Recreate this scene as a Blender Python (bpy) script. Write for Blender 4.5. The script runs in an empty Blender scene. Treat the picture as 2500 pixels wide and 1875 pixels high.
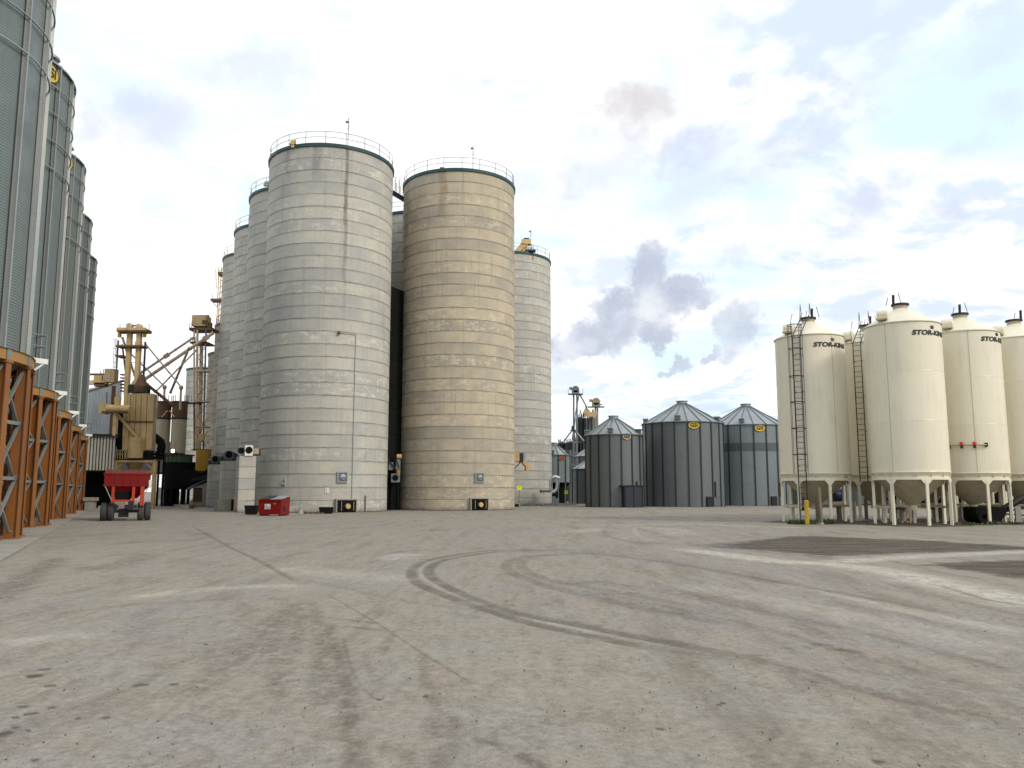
import bpy, math, random
import numpy as np
from math import sin, cos, pi, radians as R_, atan2, hypot, tan, asin, sqrt
from mathutils import Vector, Matrix, Euler
random.seed(7); np.random.seed(7)
S = bpy.context.scene
COL = S.collection
# ------------------------------------------------------------ camera
F_PX, EYE, PITCH = 2022.0, 1.65, R_(7.397)
cam = bpy.data.cameras.new('camera'); camo = bpy.data.objects.new('camera', cam); COL.objects.link(camo)
cam.sensor_fit = 'HORIZONTAL'; cam.sensor_width = 36.0; cam.lens = F_PX / 2500.0 * 36.0
cam.clip_start = 0.05; cam.clip_end = 9000
camo.location = (0, 0, EYE); camo.rotation_euler = (pi/2 + PITCH, 0, 0)
S.camera = camo
# ------------------------------------------------------------ render look
S.view_settings.view_transform = 'Standard'; S.view_settings.look = 'None'
S.view_settings.exposure = 0.0; S.view_settings.gamma = 1.0; S.view_settings.use_curve_mapping = False
# ------------------------------------------------------------ sun
SUN_AZ, SUN_EL = R_(-36), R_(36)          # math angle of the sun's bearing, elevation
sd = bpy.data.lights.new('sun', 'SUN'); sd.energy = 2.0; sd.angle = R_(12); sd.color = (1.0, 0.91, 0.75)
so = bpy.data.objects.new('sun', sd); COL.objects.link(so)
sv = Vector((cos(SUN_AZ)*cos(SUN_EL), sin(SUN_AZ)*cos(SUN_EL), sin(SUN_EL)))
so.rotation_euler = sv.to_track_quat('Z', 'Y').to_euler(); so.location = (40, -30, 60)

# ------------------------------------------------------------ picture geometry helpers (a pixel of the photo -> a ray)
def ray(px, py):
    cx = (px-1250)/F_PX; cy = -(py-937.5)/F_PX
    return Vector((cx, cos(PITCH)-cy*sin(PITCH), sin(PITCH)+cy*cos(PITCH)))
def at(px, py, Y):
    r = ray(px, py); t = Y/r.y
    return Vector((r.x*t, Y, EYE+r.z*t))
def G(px, py):
    r = ray(px, py); t = -EYE/r.z
    return Vector((r.x*t, r.y*t, 0))
def surf(C, R, px, py):
    """angle and height where the ray through a pixel meets a vertical cylinder"""
    r = ray(px, py); l = hypot(r.x, r.y); u = (r.x/l, r.y/l)
    b = C[0]*u[0]+C[1]*u[1]; c2 = C[0]**2+C[1]**2-R*R
    t = b-sqrt(max(b*b-c2, 0))
    return atan2(u[1]*t-C[1], u[0]*t-C[0]), EYE+r.z/l*t

# ------------------------------------------------------------ world
def build_world():
    w = bpy.data.worlds.new('World'); S.world = w; w.use_nodes = True
    nt = w.node_tree; N = nt.nodes; L = nt.links; N.clear()
    def nd(t, **k):
        n = N.new(t)
        for a, b in k.items(): setattr(n, a, b)
        return n
    def mth(op, a, b=None, c=None):
        n = nd('ShaderNodeMath', operation=op)
        for i, v in enumerate((a, b, c)):
            if v is None: continue
            if isinstance(v, (int, float)): n.inputs[i].default_value = v
            else: L.new(v, n.inputs[i])
        return n.outputs[0]
    def sstep(v, lo, hi, out0=0.0, out1=1.0):
        n = nd('ShaderNodeMapRange', interpolation_type='SMOOTHSTEP'); L.new(v, n.inputs[0])
        for i, x in zip((1, 2, 3, 4), (lo, hi, out0, out1)): n.inputs[i].default_value = x
        return n.outputs[0]
    def mix(f, a, b):
        n = nd('ShaderNodeMix', data_type='RGBA')
        if isinstance(f, float): n.inputs[0].default_value = f
        else: L.new(f, n.inputs[0])
        for i, v in ((6, a), (7, b)):
            if isinstance(v, tuple): n.inputs[i].default_value = (*v, 1)
            else: L.new(v, n.inputs[i])
        return n.outputs[2]
    sky = nd('ShaderNodeTexSky', sky_type='NISHITA'); sky.sun_disc = False
    sky.sun_elevation = SUN_EL; sky.sun_rotation = pi/2-SUN_AZ; sky.altitude = 300; sky.dust_density = 2.0
    tc = nd('ShaderNodeTexCoord'); sp = nd('ShaderNodeSeparateXYZ'); L.new(tc.outputs['Generated'], sp.inputs[0])
    X, Y, Z = sp.outputs
    az = mth('ARCTAN2', X, Y); el = mth('ARCSINE', Z)
    # cloud layer seen in perspective: direction projected on a plane overhead
    zz = mth('ADD', mth('MAXIMUM', Z, 0.0), 0.22)
    cb = nd('ShaderNodeCombineXYZ'); L.new(mth('DIVIDE', X, zz), cb.inputs[0]); L.new(mth('DIVIDE', Y, zz), cb.inputs[1])
    def noise(vec, scale, detail, dist=0.0, rough=0.55):
        n = nd('ShaderNodeTexNoise'); L.new(vec, n.inputs['Vector'])
        n.inputs['Scale'].default_value = scale; n.inputs['Detail'].default_value = detail
        n.inputs['Distortion'].default_value = dist; n.inputs['Roughness'].default_value = rough
        return n
    n1 = noise(cb.outputs[0], 1.25, 5, 0.4)
    n2 = noise(cb.outputs[0], 3.0, 4, 0.2)
    veil = sstep(mth('ADD', mth('MULTIPLY', n1.outputs[0], 0.75), mth('MULTIPLY', n2.outputs[0], 0.25)), 0.36, 0.55)
    # wobble for the outlines of single clouds
    wob = noise(tc.outputs['Generated'], 11, 7, 0.0, 0.66)
    ws = nd('ShaderNodeSeparateColor'); L.new(wob.outputs['Color'], ws.inputs[0])
    azw = mth('ADD', az, mth('MULTIPLY', mth('SUBTRACT', ws.outputs[0], 0.5), 0.115))
    elw = mth('ADD', el, mth('MULTIPLY', mth('SUBTRACT', ws.outputs[1], 0.5), 0.11))
    # px, py, half width, half height, tilt (rising to the right), strength, kind (0 lavender, 1 grey, 2 warm grey)
    clouds = [(655,150,120,55,8,.55,0),(540,165,60,35,0,.3,0),(330,295,115,62,10,.75,0),(285,320,60,40,0,.4,0),(365,560,50,75,0,.45,0),(420,515,60,18,10,.35,0),
      (1555,272,95,55,-15,.85,2),(1594,365,16,60,0,.45,2),(1465,385,95,60,25,.6,0),(1690,390,110,48,8,.65,0),(1735,465,190,36,14,.5,0),
      (1960,343,150,28,12,.5,0),(1823,218,28,26,20,.8,0),(2090,210,120,60,10,.35,0),(2415,105,120,66,25,.5,0),(2340,150,110,40,10,.35,0),
      (1605,672,46,62,0,1,1),(1600,742,140,44,6,1,1),(1490,765,60,36,10,1,1),(1440,838,125,38,20,1,1),(1605,815,45,28,0,.95,1),
      (1692,702,48,24,35,.9,1),(1735,744,26,26,0,.9,1),(1817,802,44,60,-30,.75,1),(1740,853,26,12,25,.85,1),(1655,892,36,12,30,.8,1),
      (1672,866,14,12,0,.8,1),(2160,485,95,44,45,.6,0),(2315,515,62,20,0,.6,0),(2344,384,40,26,0,.45,0),(1765,618,62,20,12,.55,0),
      (2000,600,90,26,12,.45,0),(2450,290,60,32,25,.45,0),(1690,2,230,22,4,.4,0),(815,12,46,30,0,.45,0),(1197,198,36,30,0,.3,0),
      (2250,690,90,25,0,.25,0),(2480,720,50,60,0,.3,0),(1975,742,18,24,0,.4,0),(2100,-150,300,60,0,.4,0),(300,-200,300,70,0,.35,0)]
    accs = {}
    for px, py, rx, ry, tl, st, kd in clouds:
        r = ray(px, py).normalized(); a0 = atan2(r.x, r.y); e0 = asin(r.z)
        sc = 1.0/F_PX*cos(atan2(hypot(px-1250, py-937), F_PX))**1.2
        c, s = cos(R_(tl)), sin(R_(tl))
        da = mth('SUBTRACT', azw, a0); de = mth('SUBTRACT', elw, e0)
        u = mth('MULTIPLY_ADD', da, c/(rx*sc), mth('MULTIPLY', de, s/(rx*sc)))
        v = mth('MULTIPLY_ADD', da, -s/(ry*sc), mth('MULTIPLY', de, c/(ry*sc)))
        d = mth('MULTIPLY_ADD', u, u, mth('MULTIPLY', v, v))
        hard = (2.3, 0.7) if kd == 1 else (2.6, 0.0)
        m = sstep(d, hard[0], hard[1], 0.0, st)
        accs[kd] = m if kd not in accs else mth('MAXIMUM', accs[kd], m)
    fine = noise(tc.outputs['Generated'], 22, 5)
    tex = sstep(fine.outputs[0], 0.28, 0.64, 0.5, 1.0)
    # values are divided by ten in the Background strength
    thin = mix(0.88, sky.outputs[0], (8.2, 10.2, 11.3))
    base = mix(veil, thin, (11.4, 11.3, 11.2))
    n3 = noise(cb.outputs[0], 2.9, 6, 0.35, 0.6)
    side = sstep(az, -0.25, 0.25, 0.30, 0.9)
    patch = mth('MULTIPLY', sstep(mth('ADD', n3.outputs[0], mth('MULTIPLY', fine.outputs[0], 0.12)), 0.535, 0.67), side)
    base = mix(patch, base, (6.8, 7.8, 9.3))
    c0 = mix(mth('MULTIPLY', accs[0], tex), base, (6.7, 7.2, 8.8))
    c1 = mix(mth('MULTIPLY', accs[1], tex), c0, (5.2, 5.7, 6.9))
    c2 = mix(mth('MULTIPLY', accs[2], tex), c1, (6.7, 6.3, 6.6))
    # below the horizon: ground haze
    fin = mix(sstep(el, -0.01, -0.12), c2, (3.2, 3.0, 2.8))
    bg = nd('ShaderNodeBackground'); L.new(fin, bg.inputs[0]); bg.inputs[1].default_value = 0.108
    out = nd('ShaderNodeOutputWorld'); L.new(bg.outputs[0], out.inputs[0])
build_world()

# ------------------------------------------------------------ materials
class NT:
    def __init__(s, name):
        s.m = bpy.data.materials.new(name); s.m.use_nodes = True
        s.t = s.m.node_tree; s.N = s.t.nodes; s.L = s.t.links
        s.b = s.N['Principled BSDF']
    def nd(s, t, **k):
        n = s.N.new(t)
        for a, b in k.items(): setattr(n, a, b)
        return n
    def put(s, sock, v):
        if isinstance(v, (int, float)): sock.default_value = v
        elif isinstance(v, tuple): sock.default_value = (*v, 1) if len(v) == 3 and len(sock.default_value) == 4 else v
        else: s.L.new(v, sock)
    def math(s, op, a, b=None, c=None, clamp=False):
        n = s.nd('ShaderNodeMath', operation=op); n.use_clamp = clamp
        for i, v in enumerate((a, b, c)):
            if v is not None: s.put(n.inputs[i], v)
        return n.outputs[0]
    def mr(s, v, a, b, c=0.0, d=1.0, smooth=True):
        n = s.nd('ShaderNodeMapRange', interpolation_type='SMOOTHSTEP' if smooth else 'LINEAR')
        for i, x in enumerate((v, a, b, c, d)): s.put(n.inputs[i], x)
        return n.outputs[0]
    def mix(s, f, a, b, bt='MIX'):
        n = s.nd('ShaderNodeMix', data_type='RGBA', blend_type=bt)
        s.put(n.inputs[0], f); s.put(n.inputs[6], a); s.put(n.inputs[7], b); return n.outputs[2]
    def coord(s, kind='Object', scale=(1, 1, 1), rot=(0, 0, 0)):
        tc = s.nd('ShaderNodeTexCoord') if kind != 'World' else s.nd('ShaderNodeNewGeometry')
        mp = s.nd('ShaderNodeMapping'); mp.inputs['Scale'].default_value = scale; mp.inputs['Rotation'].default_value = rot
        s.L.new(tc.outputs['Position' if kind == 'World' else kind], mp.inputs[0]); return mp.outputs[0]
    def noise(s, vec, scale, detail=4, rough=0.55, dist=0.0, out=0):
        n = s.nd('ShaderNodeTexNoise'); s.L.new(vec, n.inputs['Vector'])
        n.inputs['Scale'].default_value = scale; n.inputs['Detail'].default_value = detail
        n.inputs['Roughness'].default_value = rough; n.inputs['Distortion'].default_value = dist
        return n.outputs[out]
    def sep(s, v):
        n = s.nd('ShaderNodeSeparateXYZ'); s.L.new(v, n.inputs[0]); return n.outputs
    def bump(s, h, strength=0.3, dist=0.02):
        n = s.nd('ShaderNodeBump'); n.inputs['Strength'].default_value = strength; n.inputs['Distance'].default_value = dist
        s.L.new(h, n.inputs['Height']); s.L.new(n.outputs[0], s.b.inputs['Normal'])
    def fin(s, col, rough=0.6, metal=0.0):
        s.put(s.b.inputs['Base Color'], col); s.put(s.b.inputs['Roughness'], rough); s.put(s.b.inputs['Metallic'], metal)
        return s.m

def sc3(c, f): return tuple(min(1, x*f) for x in c)
_mats = {}
def paint(name, col, rough=0.5, metal=0.0, dirt=(0.10, 0.085, 0.07), amt=0.35, streak=True, rnd=0.1, spec=None, grain=0.05):
    """paint or bare metal with blotches, runs of dirt down the sheet and a tone of its own for each piece"""
    if name in _mats: return _mats[name]
    n = NT(name); oc = n.coord('World')
    blot = n.noise(oc, 0.9, 5, 0.6)
    runs = n.noise(n.coord('World', (5, 5, 0.28)), 1.0, 4, 0.6) if streak else blot
    spk = n.noise(oc, 14, 3, 0.6)
    f = n.math('MULTIPLY', n.mr(n.math('ADD', n.math('MULTIPLY', blot, 0.5), n.math('MULTIPLY', runs, 0.5)), 0.45, 0.72), amt)
    oi = n.nd('ShaderNodeObjectInfo')
    tone = n.mr(oi.outputs['Random'], 0, 1, 1-rnd, 1+rnd, False)
    base = n.mix(n.mr(spk, 0.35, 0.7), sc3(col, 1-grain), sc3(col, 1+grain))
    vm = n.nd('ShaderNodeVectorMath', operation='SCALE'); n.L.new(base, vm.inputs[0]); n.put(vm.inputs['Scale'], tone)
    c = n.mix(f, vm.outputs[0], dirt)
    if grain > .02: n.bump(spk, 0.08, 0.01)
    if spec is not None: n.b.inputs['Specular IOR Level'].default_value = spec
    _mats[name] = n.fin(c, n.mr(blot, 0.3, 0.7, rough-0.08, rough+0.12), metal)
    return _mats[name]

def concrete(name, col, warm, stain=None, lift=1.09):
    """cast lifts: each ring its own tone, blotches, laitance, form marks, dirty joints"""
    n = NT(name); oc = n.coord('Object'); wc = n.coord('World')
    X, Y, Z = n.sep(oc)
    oi = n.nd('ShaderNodeObjectInfo'); rnd = oi.outputs['Random']
    off = n.nd('ShaderNodeVectorMath', operation='ADD'); n.L.new(wc, off.inputs[0])
    cmb = n.nd('ShaderNodeCombineXYZ'); n.put(cmb.inputs[2], n.math('MULTIPLY', rnd, 37.0)); n.L.new(cmb.outputs[0], off.inputs[1])
    b1 = n.noise(off.outputs[0], 0.35, 5, 0.6)
    mp2 = n.nd('ShaderNodeMapping'); mp2.inputs['Scale'].default_value = (.8, .8, 1.9); n.L.new(off.outputs[0], mp2.inputs[0]); b2 = n.noise(mp2.outputs[0], 1.3, 8, 0.72, 0.1)
    vst = n.noise(n.coord('World', (6, 6, .5)), 1.0, 4, .7)
    fine = n.noise(wc, 9, 5, 0.7)
    runs = n.noise(n.coord('World', (3.2, 3.2, 0.16)), 1.0, 5, 0.65)
    tone = n.math('ADD', n.mr(rnd, 0, 1, 0.93, 1.05, False), n.mr(b1, 0.3, 0.7, -0.08, 0.08))
    base = n.mix(n.mr(n.math('ADD', b1, n.math('MULTIPLY', rnd, 0.18)), 0.42, 0.75), col, warm)
    vm = n.nd('ShaderNodeVectorMath', operation='SCALE'); n.L.new(base, vm.inputs[0]); n.put(vm.inputs['Scale'], tone)
    c = vm.outputs[0]
    # pale laitance in ragged patches, more of it on some lifts
    lait = n.math('MULTIPLY', n.mr(n.math('ADD', n.math('MULTIPLY', b2, .75), n.math('MULTIPLY', vst, .25)), 0.49, 0.60), n.mr(n.math('FRACT', n.math('MULTIPLY', rnd, 7.3)), 0.35, 0.95, 0.12, 0.78))
    c = n.mix(lait, c, sc3(warm, 1.38))
    dk = n.math('MULTIPLY', n.mr(runs, 0.52, 0.72), 0.34)
    c = n.mix(dk, c, sc3(col, 0.58))
    # vertical marks of the form panels
    ang = n.math('ARCTAN2', Y, X)
    sl = n.math('ABSOLUTE', n.math('SUBTRACT', n.math('FRACT', n.math('MULTIPLY', n.math('ADD', ang, n.math('MULTIPLY', rnd, 0.0)), 20/(2*pi))), 0.5))
    form = n.math('MULTIPLY', n.mr(sl, 0.010, 0.0), n.mr(n.noise(wc, 0.8, 2), 0.42, 0.6, 0.1, 0.6))
    c = n.mix(form, c, sc3(col, 0.45))
    # panels poured a shade apart
    pid = n.math('FLOOR', n.math('MULTIPLY', n.math('ADD', ang, n.math('MULTIPLY', rnd, 0.0)), 20/(2*pi)))
    pn = n.nd('ShaderNodeTexWhiteNoise', noise_dimensions='2D'); cb2 = n.nd('ShaderNodeCombineXYZ')
    n.put(cb2.inputs[0], pid); n.put(cb2.inputs[1], n.math('MULTIPLY', rnd, 91.0)); n.L.new(cb2.outputs[0], pn.inputs[0])
    vm2 = n.nd('ShaderNodeVectorMath', operation='SCALE'); n.L.new(c, vm2.inputs[0]); n.put(vm2.inputs['Scale'], n.mr(pn.outputs[0], 0, 1, 0.98, 1.02, False)); c = vm2.outputs[0]
    # dirt lying in the joints between lifts, ragged
    jz = n.math('ADD', Z, n.math('MULTIPLY', n.math('SUBTRACT', n.noise(wc, 2.5, 5, 0.75), 0.5), 0.30))
    j = n.math('MAXIMUM', n.mr(jz, 0.09, 0.0), n.math('MULTIPLY', n.mr(jz, lift-0.16, lift), 0.8))
    c = n.mix(n.math('MULTIPLY', j, n.mr(n.noise(off.outputs[0], 0.7, 3), 0.35, 0.65, 0.25, 0.9)), c, sc3(col, 0.50))
    if stain:
        wz = n.sep(wc)[2]
        for a0, wdt, z0, z1, colr, st in stain:
            aw = n.math('ADD', ang, n.math('MULTIPLY', n.math('SUBTRACT', n.noise(n.coord('World', (1, 1, .5)), 1.3, 4), 0.5), wdt*1.6))
            m = n.mr(n.math('ABSOLUTE', n.math('SUBTRACT', aw, a0)), wdt, wdt*0.25)
            m = n.math('MULTIPLY', m, n.mr(n.math('ADD', wz, n.math('MULTIPLY', runs, 2)), z0, z1))
            m = n.math('MULTIPLY', m, n.mr(n.noise(n.coord('World', (2, 2, .9)), 1.4, 5, .7), .3, .6, .35, 1.0))
            c = n.mix(n.math('MULTIPLY', m, st), c, colr)
    # splashed, damp foot of the wall
    wz = n.sep(wc)[2]
    ft = n.mr(n.math('ADD', wz, n.math('MULTIPLY', n.noise(wc, 1.2, 5, .7), 1.0)), 0.95, 0.35)
    c = n.mix(n.math('MULTIPLY', ft, 0.75), c, (0.14, 0.12, 0.095))
    n.bump(n.math('ADD', n.math('MULTIPLY', fine, 0.6), n.math('MULTIPLY', b2, 0.8)), 0.35, 0.03)
    c = n.mix(n.mr(fine, 0.35, 0.7), n.mix(1.0, c, (0.93, 0.93, 0.93), 'MULTIPLY'), c)
    n.b.inputs['Specular IOR Level'].default_value = 0.25
    return n.fin(c, 0.85, 0.0)

M_gal = paint('galvanised_steel', (0.17, 0.205, 0.195), 0.42, 0.45, (0.11, 0.12, 0.115), 0.35, rnd=0.07)
M_gal2 = paint('weathered_galvanised', (0.135, 0.15, 0.155), 0.48, 0.35, (0.09, 0.095, 0.09), 0.35, rnd=0.06)
M_galpale = paint('newer_galvanised', (0.185, 0.215, 0.225), 0.45, 0.35, (0.15, 0.16, 0.16), 0.3, rnd=0.05)
M_galroof = paint('galvanised_roof', (0.30, 0.33, 0.35), 0.45, 0.4, (0.18, 0.19, 0.2), 0.3, rnd=0.08)
M_stiff = paint('stiffener_steel', (0.33, 0.35, 0.34), 0.38, 0.5, (0.12, 0.12, 0.12), 0.35)
M_stiffd = paint('stiffener_shade', (0.028, 0.033, 0.036), 0.5, 0.3, (0.02, 0.02, 0.02), 0.3)
M_orange = paint('orange_steel', (0.25, 0.09, 0.016), 0.55, 0.0, (0.13, 0.045, 0.02), 0.6, rnd=0.08)
M_ringor = paint('ochre_ring_beam', (0.36, 0.18, 0.045), 0.5, 0.0, (0.22, 0.10, 0.04), 0.45, rnd=0.06)
M_brace = paint('grey_brace', (0.24, 0.26, 0.25), 0.5, 0.4, (0.1, 0.1, 0.09), 0.4)
M_tan = paint('tan_paint', (0.60, 0.42, 0.19), 0.55, 0.0, (0.12, 0.07, 0.03), 0.5, rnd=0.1)
M_tan2 = paint('dull_tan_paint', (0.54, 0.41, 0.27), 0.6, 0.0, (0.10, 0.06, 0.04), 0.5, rnd=0.12)
M_spout = paint('spout_paint', (0.44, 0.34, 0.27), 0.5, 0.1, (0.12, 0.08, 0.06), 0.5, rnd=0.15)
M_brown = paint('rusty_brown', (0.13, 0.065, 0.03), 0.7, 0.0, (0.04, 0.02, 0.015), 0.5)
M_cream = paint('cream_paint', (0.72, 0.67, 0.525), 0.36, 0.0, (0.40, 0.36, 0.28), 0.28, rnd=0.02, grain=.012)
M_creamd = paint('cream_hopper_paint', (0.47, 0.415, 0.285), 0.5, 0.0, (0.26, 0.2, 0.11), 0.6, rnd=0.04, grain=.02)
M_creamt = paint('cream_tank', (0.42, 0.36, 0.25), 0.5, 0.0, (0.2, 0.16, 0.1), 0.5, rnd=0.04)
M_black = paint('black_steel', (0.012, 0.013, 0.016), 0.5, 0.2, (0.03, 0.027, 0.025), 0.3)
M_void = paint('black_and_shade', (0.012, 0.012, 0.012), 0.95, 0.0, (0.02, 0.018, 0.015), 0.5, spec=0.05)  # near-black for dark parts, also for shade put into gaps and openings
M_dsteel = paint('dark_blue_steel', (0.022, 0.03, 0.042), 0.5, 0.2, (0.015, 0.015, 0.018), 0.4)
M_green = paint('green_rim', (0.012, 0.06, 0.058), 0.5, 0.0, (0.01, 0.02, 0.02), 0.4)
M_greent = paint('green_tank', (0.06, 0.10, 0.05), 0.4, 0.0, (0.05, 0.05, 0.03), 0.4)
M_rail = paint('grey_rail', (0.10, 0.12, 0.14), 0.5, 0.4, (0.06, 0.05, 0.05), 0.4)
M_white = paint('white_paint', (0.72, 0.73, 0.70), 0.5, 0.0, (0.4, 0.38, 0.33), 0.35)
M_shed = paint('grey_cladding', (0.36, 0.40, 0.42), 0.5, 0.1, (0.2, 0.21, 0.22), 0.3, rnd=0.05)
M_annex = paint('pale_cladding', (0.46, 0.46, 0.40), 0.55, 0.0, (0.24, 0.22, 0.17), 0.5, rnd=0.08)
M_yellow = paint('yellow_paint', (0.62, 0.40, 0.03), 0.5, 0.0, (0.3, 0.16, 0.02), 0.5)
M_ytank = paint('yellow_tank', (0.40, 0.22, 0.01), 0.5, 0.0, (0.12, 0.06, 0.01), 0.6)
M_hiviz = paint('fluorescent_yellow', (0.72, 0.85, 0.02), 0.5, 0.0, (0.5, 0.5, 0.1), 0.1)
M_red = paint('red_paint', (0.22, 0.004, 0.005), 0.5, 0.0, (0.10, 0.02, 0.012), 0.75, spec=.25)
M_redp = paint('faded_red', (0.13, 0.02, 0.015), 0.7, 0.0, (0.16, 0.09, 0.07), 0.6)
M_orr = paint('bright_orange_red', (0.42, 0.035, 0.01), 0.5, 0.0, (0.2, 0.04, 0.01), 0.4)
M_rubber = paint('tyre_rubber', (0.045, 0.045, 0.045), 0.9, 0.0, (0.13, 0.12, 0.105), 0.6, streak=False)
M_blue = paint('blue_paint', (0.012, 0.05, 0.22), 0.45, 0.0, (0.02, 0.02, 0.04), 0.4)
M_wood = paint('weathered_wood', (0.16, 0.13, 0.10), 0.9, 0.0, (0.06, 0.05, 0.035), 0.6)
M_pier = paint('precast_concrete', (0.30, 0.28, 0.245), 0.9, 0.0, (0.12, 0.10, 0.08), 0.6)
M_logo = paint('logo_yellow', (0.60, 0.40, 0.03), 0.45, 0.0, (0.3, 0.18, 0.03), 0.3)
M_logor = paint('logo_faded_red', (0.30, 0.10, 0.04), 0.6, 0.0, (0.15, 0.1, 0.07), 0.5)
M_logop = paint('logo_faded_buff', (0.34, 0.26, 0.16), 0.6, 0.0, (0.2, 0.15, 0.1), 0.5)
M_ink = paint('black_lettering', (0.012, 0.012, 0.014), 0.5, 0.0, (0.02, 0.02, 0.02), 0.1)
M_glass = paint('signal_red', (0.65, 0.05, 0.06), 0.25, 0.0, (0.4, 0.1, 0.1), 0.1)
M_siggreen = paint('signal_green', (0.05, 0.45, 0.12), 0.25, 0.0, (0.1, 0.3, 0.1), 0.1)
M_duct = paint('bright_duct', (0.62, 0.64, 0.64), 0.28, 0.85, (0.3, 0.3, 0.3), 0.3)
M_leaf = paint('weed_leaf', (0.05, 0.085, 0.02), 0.8, 0.0, (0.10, 0.09, 0.04), 0.4, streak=False)
M_grain = paint('tan_barrel', (0.52, 0.38, 0.18), 0.5, 0.0, (0.2, 0.13, 0.06), 0.4)
M_con_grey = None
C_GREY, C_WARM = (0.425, 0.418, 0.39), (0.46, 0.44, 0.385)

# ------------------------------------------------------------ mesh builder
class MB:
    def __init__(s): s.v = []; s.f = []; s.sm = []
    def add(s, vs, fs, smooth=False):
        o = len(s.v); s.v += [tuple(v) for v in vs]
        for f in fs: s.f.append(tuple(i+o for i in f)); s.sm.append(smooth)
        return s
    def box(s, c, d, rz=0.0, rot=None):
        x, y, z = d[0]/2, d[1]/2, d[2]/2
        m = rot if rot is not None else Matrix.Rotation(rz, 3, 'Z')
        vs = [Vector(c)+m @ Vector((sx*x, sy*y, sz*z)) for sx in (-1, 1) for sy in (-1, 1) for sz in (-1, 1)]
        return s.add(vs, [(0,1,3,2),(4,6,7,5),(0,4,5,1),(2,3,7,6),(0,2,6,4),(1,5,7,3)])
    def bar(s, a, b, w, h=None, up=(0, 0, 1)):
        a, b = Vector(a), Vector(b); h = w if h is None else h
        d = (b-a); L = d.length
        if L < 1e-6: return s
        d.normalize(); u = Vector(up)
        if abs(d.dot(u)) > 0.97: u = Vector((0, 1, 0)) if abs(d.y) < .9 else Vector((1, 0, 0))
        x = d.cross(u).normalized(); z = x.cross(d).normalized()
        m = Matrix((x, d, z)).transposed()
        return s.box((a+b)/2, (w, L, h), rot=m)
    def tube(s, a, b, r, n=8, r2=None, cap=True):
        return s.poly([a, b], r, n, cap, r2)
    def poly(s, pts, r, n=8, cap=True, r2=None):
        pts = [Vector(p) for p in pts]; k = len(pts); rings = []
        d0 = (pts[1]-pts[0]).normalized(); u = Vector((0, 0, 1)) if abs(d0.z) < .9 else Vector((1, 0, 0))
        x = d0.cross(u).normalized()
        vs = []
        for i, p in enumerate(pts):
            d = (pts[min(i+1, k-1)]-pts[max(i-1, 0)]).normalized()
            x = (x-d*x.dot(d)).normalized(); y = d.cross(x)
            rr = r if (r2 is None) else r+(r2-r)*i/(k-1)
            for j in range(n):
                a = 2*pi*j/n; vs.append(p+x*cos(a)*rr+y*sin(a)*rr)
        fs = [(i*n+j, i*n+(j+1) % n, (i+1)*n+(j+1) % n, (i+1)*n+j) for i in range(k-1) for j in range(n)]
        s.add(vs, fs, True)
        if cap:
            s.add(vs[:n], [tuple(range(n))[::-1]]); s.add(vs[-n:], [tuple(range(n))])
        return s
    def lathe(s, prof, n=48, c=(0, 0, 0), a0=0.0, a1=2*pi, smooth=True):
        full = abs(a1-a0-2*pi) < 1e-6; m = n if full else n+1
        for (r0, z0), (r1, z1) in zip(prof[:-1], prof[1:]):
            vs = []
            for r, z in ((r0, z0), (r1, z1)):
                for j in range(m):
                    a = a0+(a1-a0)*j/n; vs.append((c[0]+r*cos(a), c[1]+r*sin(a), c[2]+z))
            fs = [(j, (j+1) % m, m+(j+1) % m, m+j) for j in range(n)]
            s.add(vs, fs, smooth)
        return s
    def disc(s, c, r, n=20, axis='z', ry=None, flip=False):
        ry = r if ry is None else ry; vs = []
        for j in range(n):
            a = 2*pi*j/n; u, v = r*cos(a), ry*sin(a)
            vs.append({'z': (c[0]+u, c[1]+v, c[2]), 'y': (c[0]+u, c[1], c[2]+v), 'x': (c[0], c[1]+u, c[2]+v)}[axis])
        return s.add(vs, [tuple(range(n)) if not flip else tuple(range(n))[::-1]])
    def plate(s, outline, t, axis='y'):
        """extruded outline of (u, v): axis y -> in the xz plane, thickness along y"""
        n = len(outline)
        def P(u, v, w): return {'y': (u, w, v), 'x': (w, u, v), 'z': (u, v, w)}[axis]
        vs = [P(u, v, -t/2) for u, v in outline]+[P(u, v, t/2) for u, v in outline]
        fs = [tuple(range(n)), tuple(range(2*n-1, n-1, -1))]+[(i, (i+1) % n, n+(i+1) % n, n+i) for i in range(n)]
        return s.add(vs, fs)
    def shift(s, M):
        s.v = [tuple(M @ Vector(v)) for v in s.v]; return s
    def mesh(s, name, mat):
        me = bpy.data.meshes.new(name); me.from_pydata(s.v, [], s.f)
        me.polygons.foreach_set('use_smooth', s.sm)
        me.materials.append(mat); me.validate(); me.update(); return me
    def build(s, name, mat, parent=None, loc=(0, 0, 0), rz=0.0):
        return inst(name, s.mesh(name, mat), parent, loc, rz)
def inst(name, me, parent=None, loc=(0, 0, 0), rz=0.0):
    o = bpy.data.objects.new(name, me); COL.objects.link(o); o.location = loc; o.rotation_euler = (0, 0, rz)
    if parent is not None: o.parent = parent
    return o
def thing(name, label, cat, loc=(0, 0, 0), rz=0.0, group=None):
    o = bpy.data.objects.new(name, None); COL.objects.link(o); o.location = loc; o.rotation_euler = (0, 0, rz)
    o.empty_display_size = .3
    return tag(o, label, cat, group)
def tag(o, label, cat, group=None):
    o['label'] = label; o['category'] = cat
    if group: o['group'] = group
    return o
def struct(o): o['kind'] = 'structure'; return o
def stuff(o): o['kind'] = 'stuff'; return o
def copy_tree(o, parent=None):
    c = o.copy(); COL.objects.link(c)
    if parent is not None: c.parent = parent
    for ch in list(o.children): copy_tree(ch, c)
    return c
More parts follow.
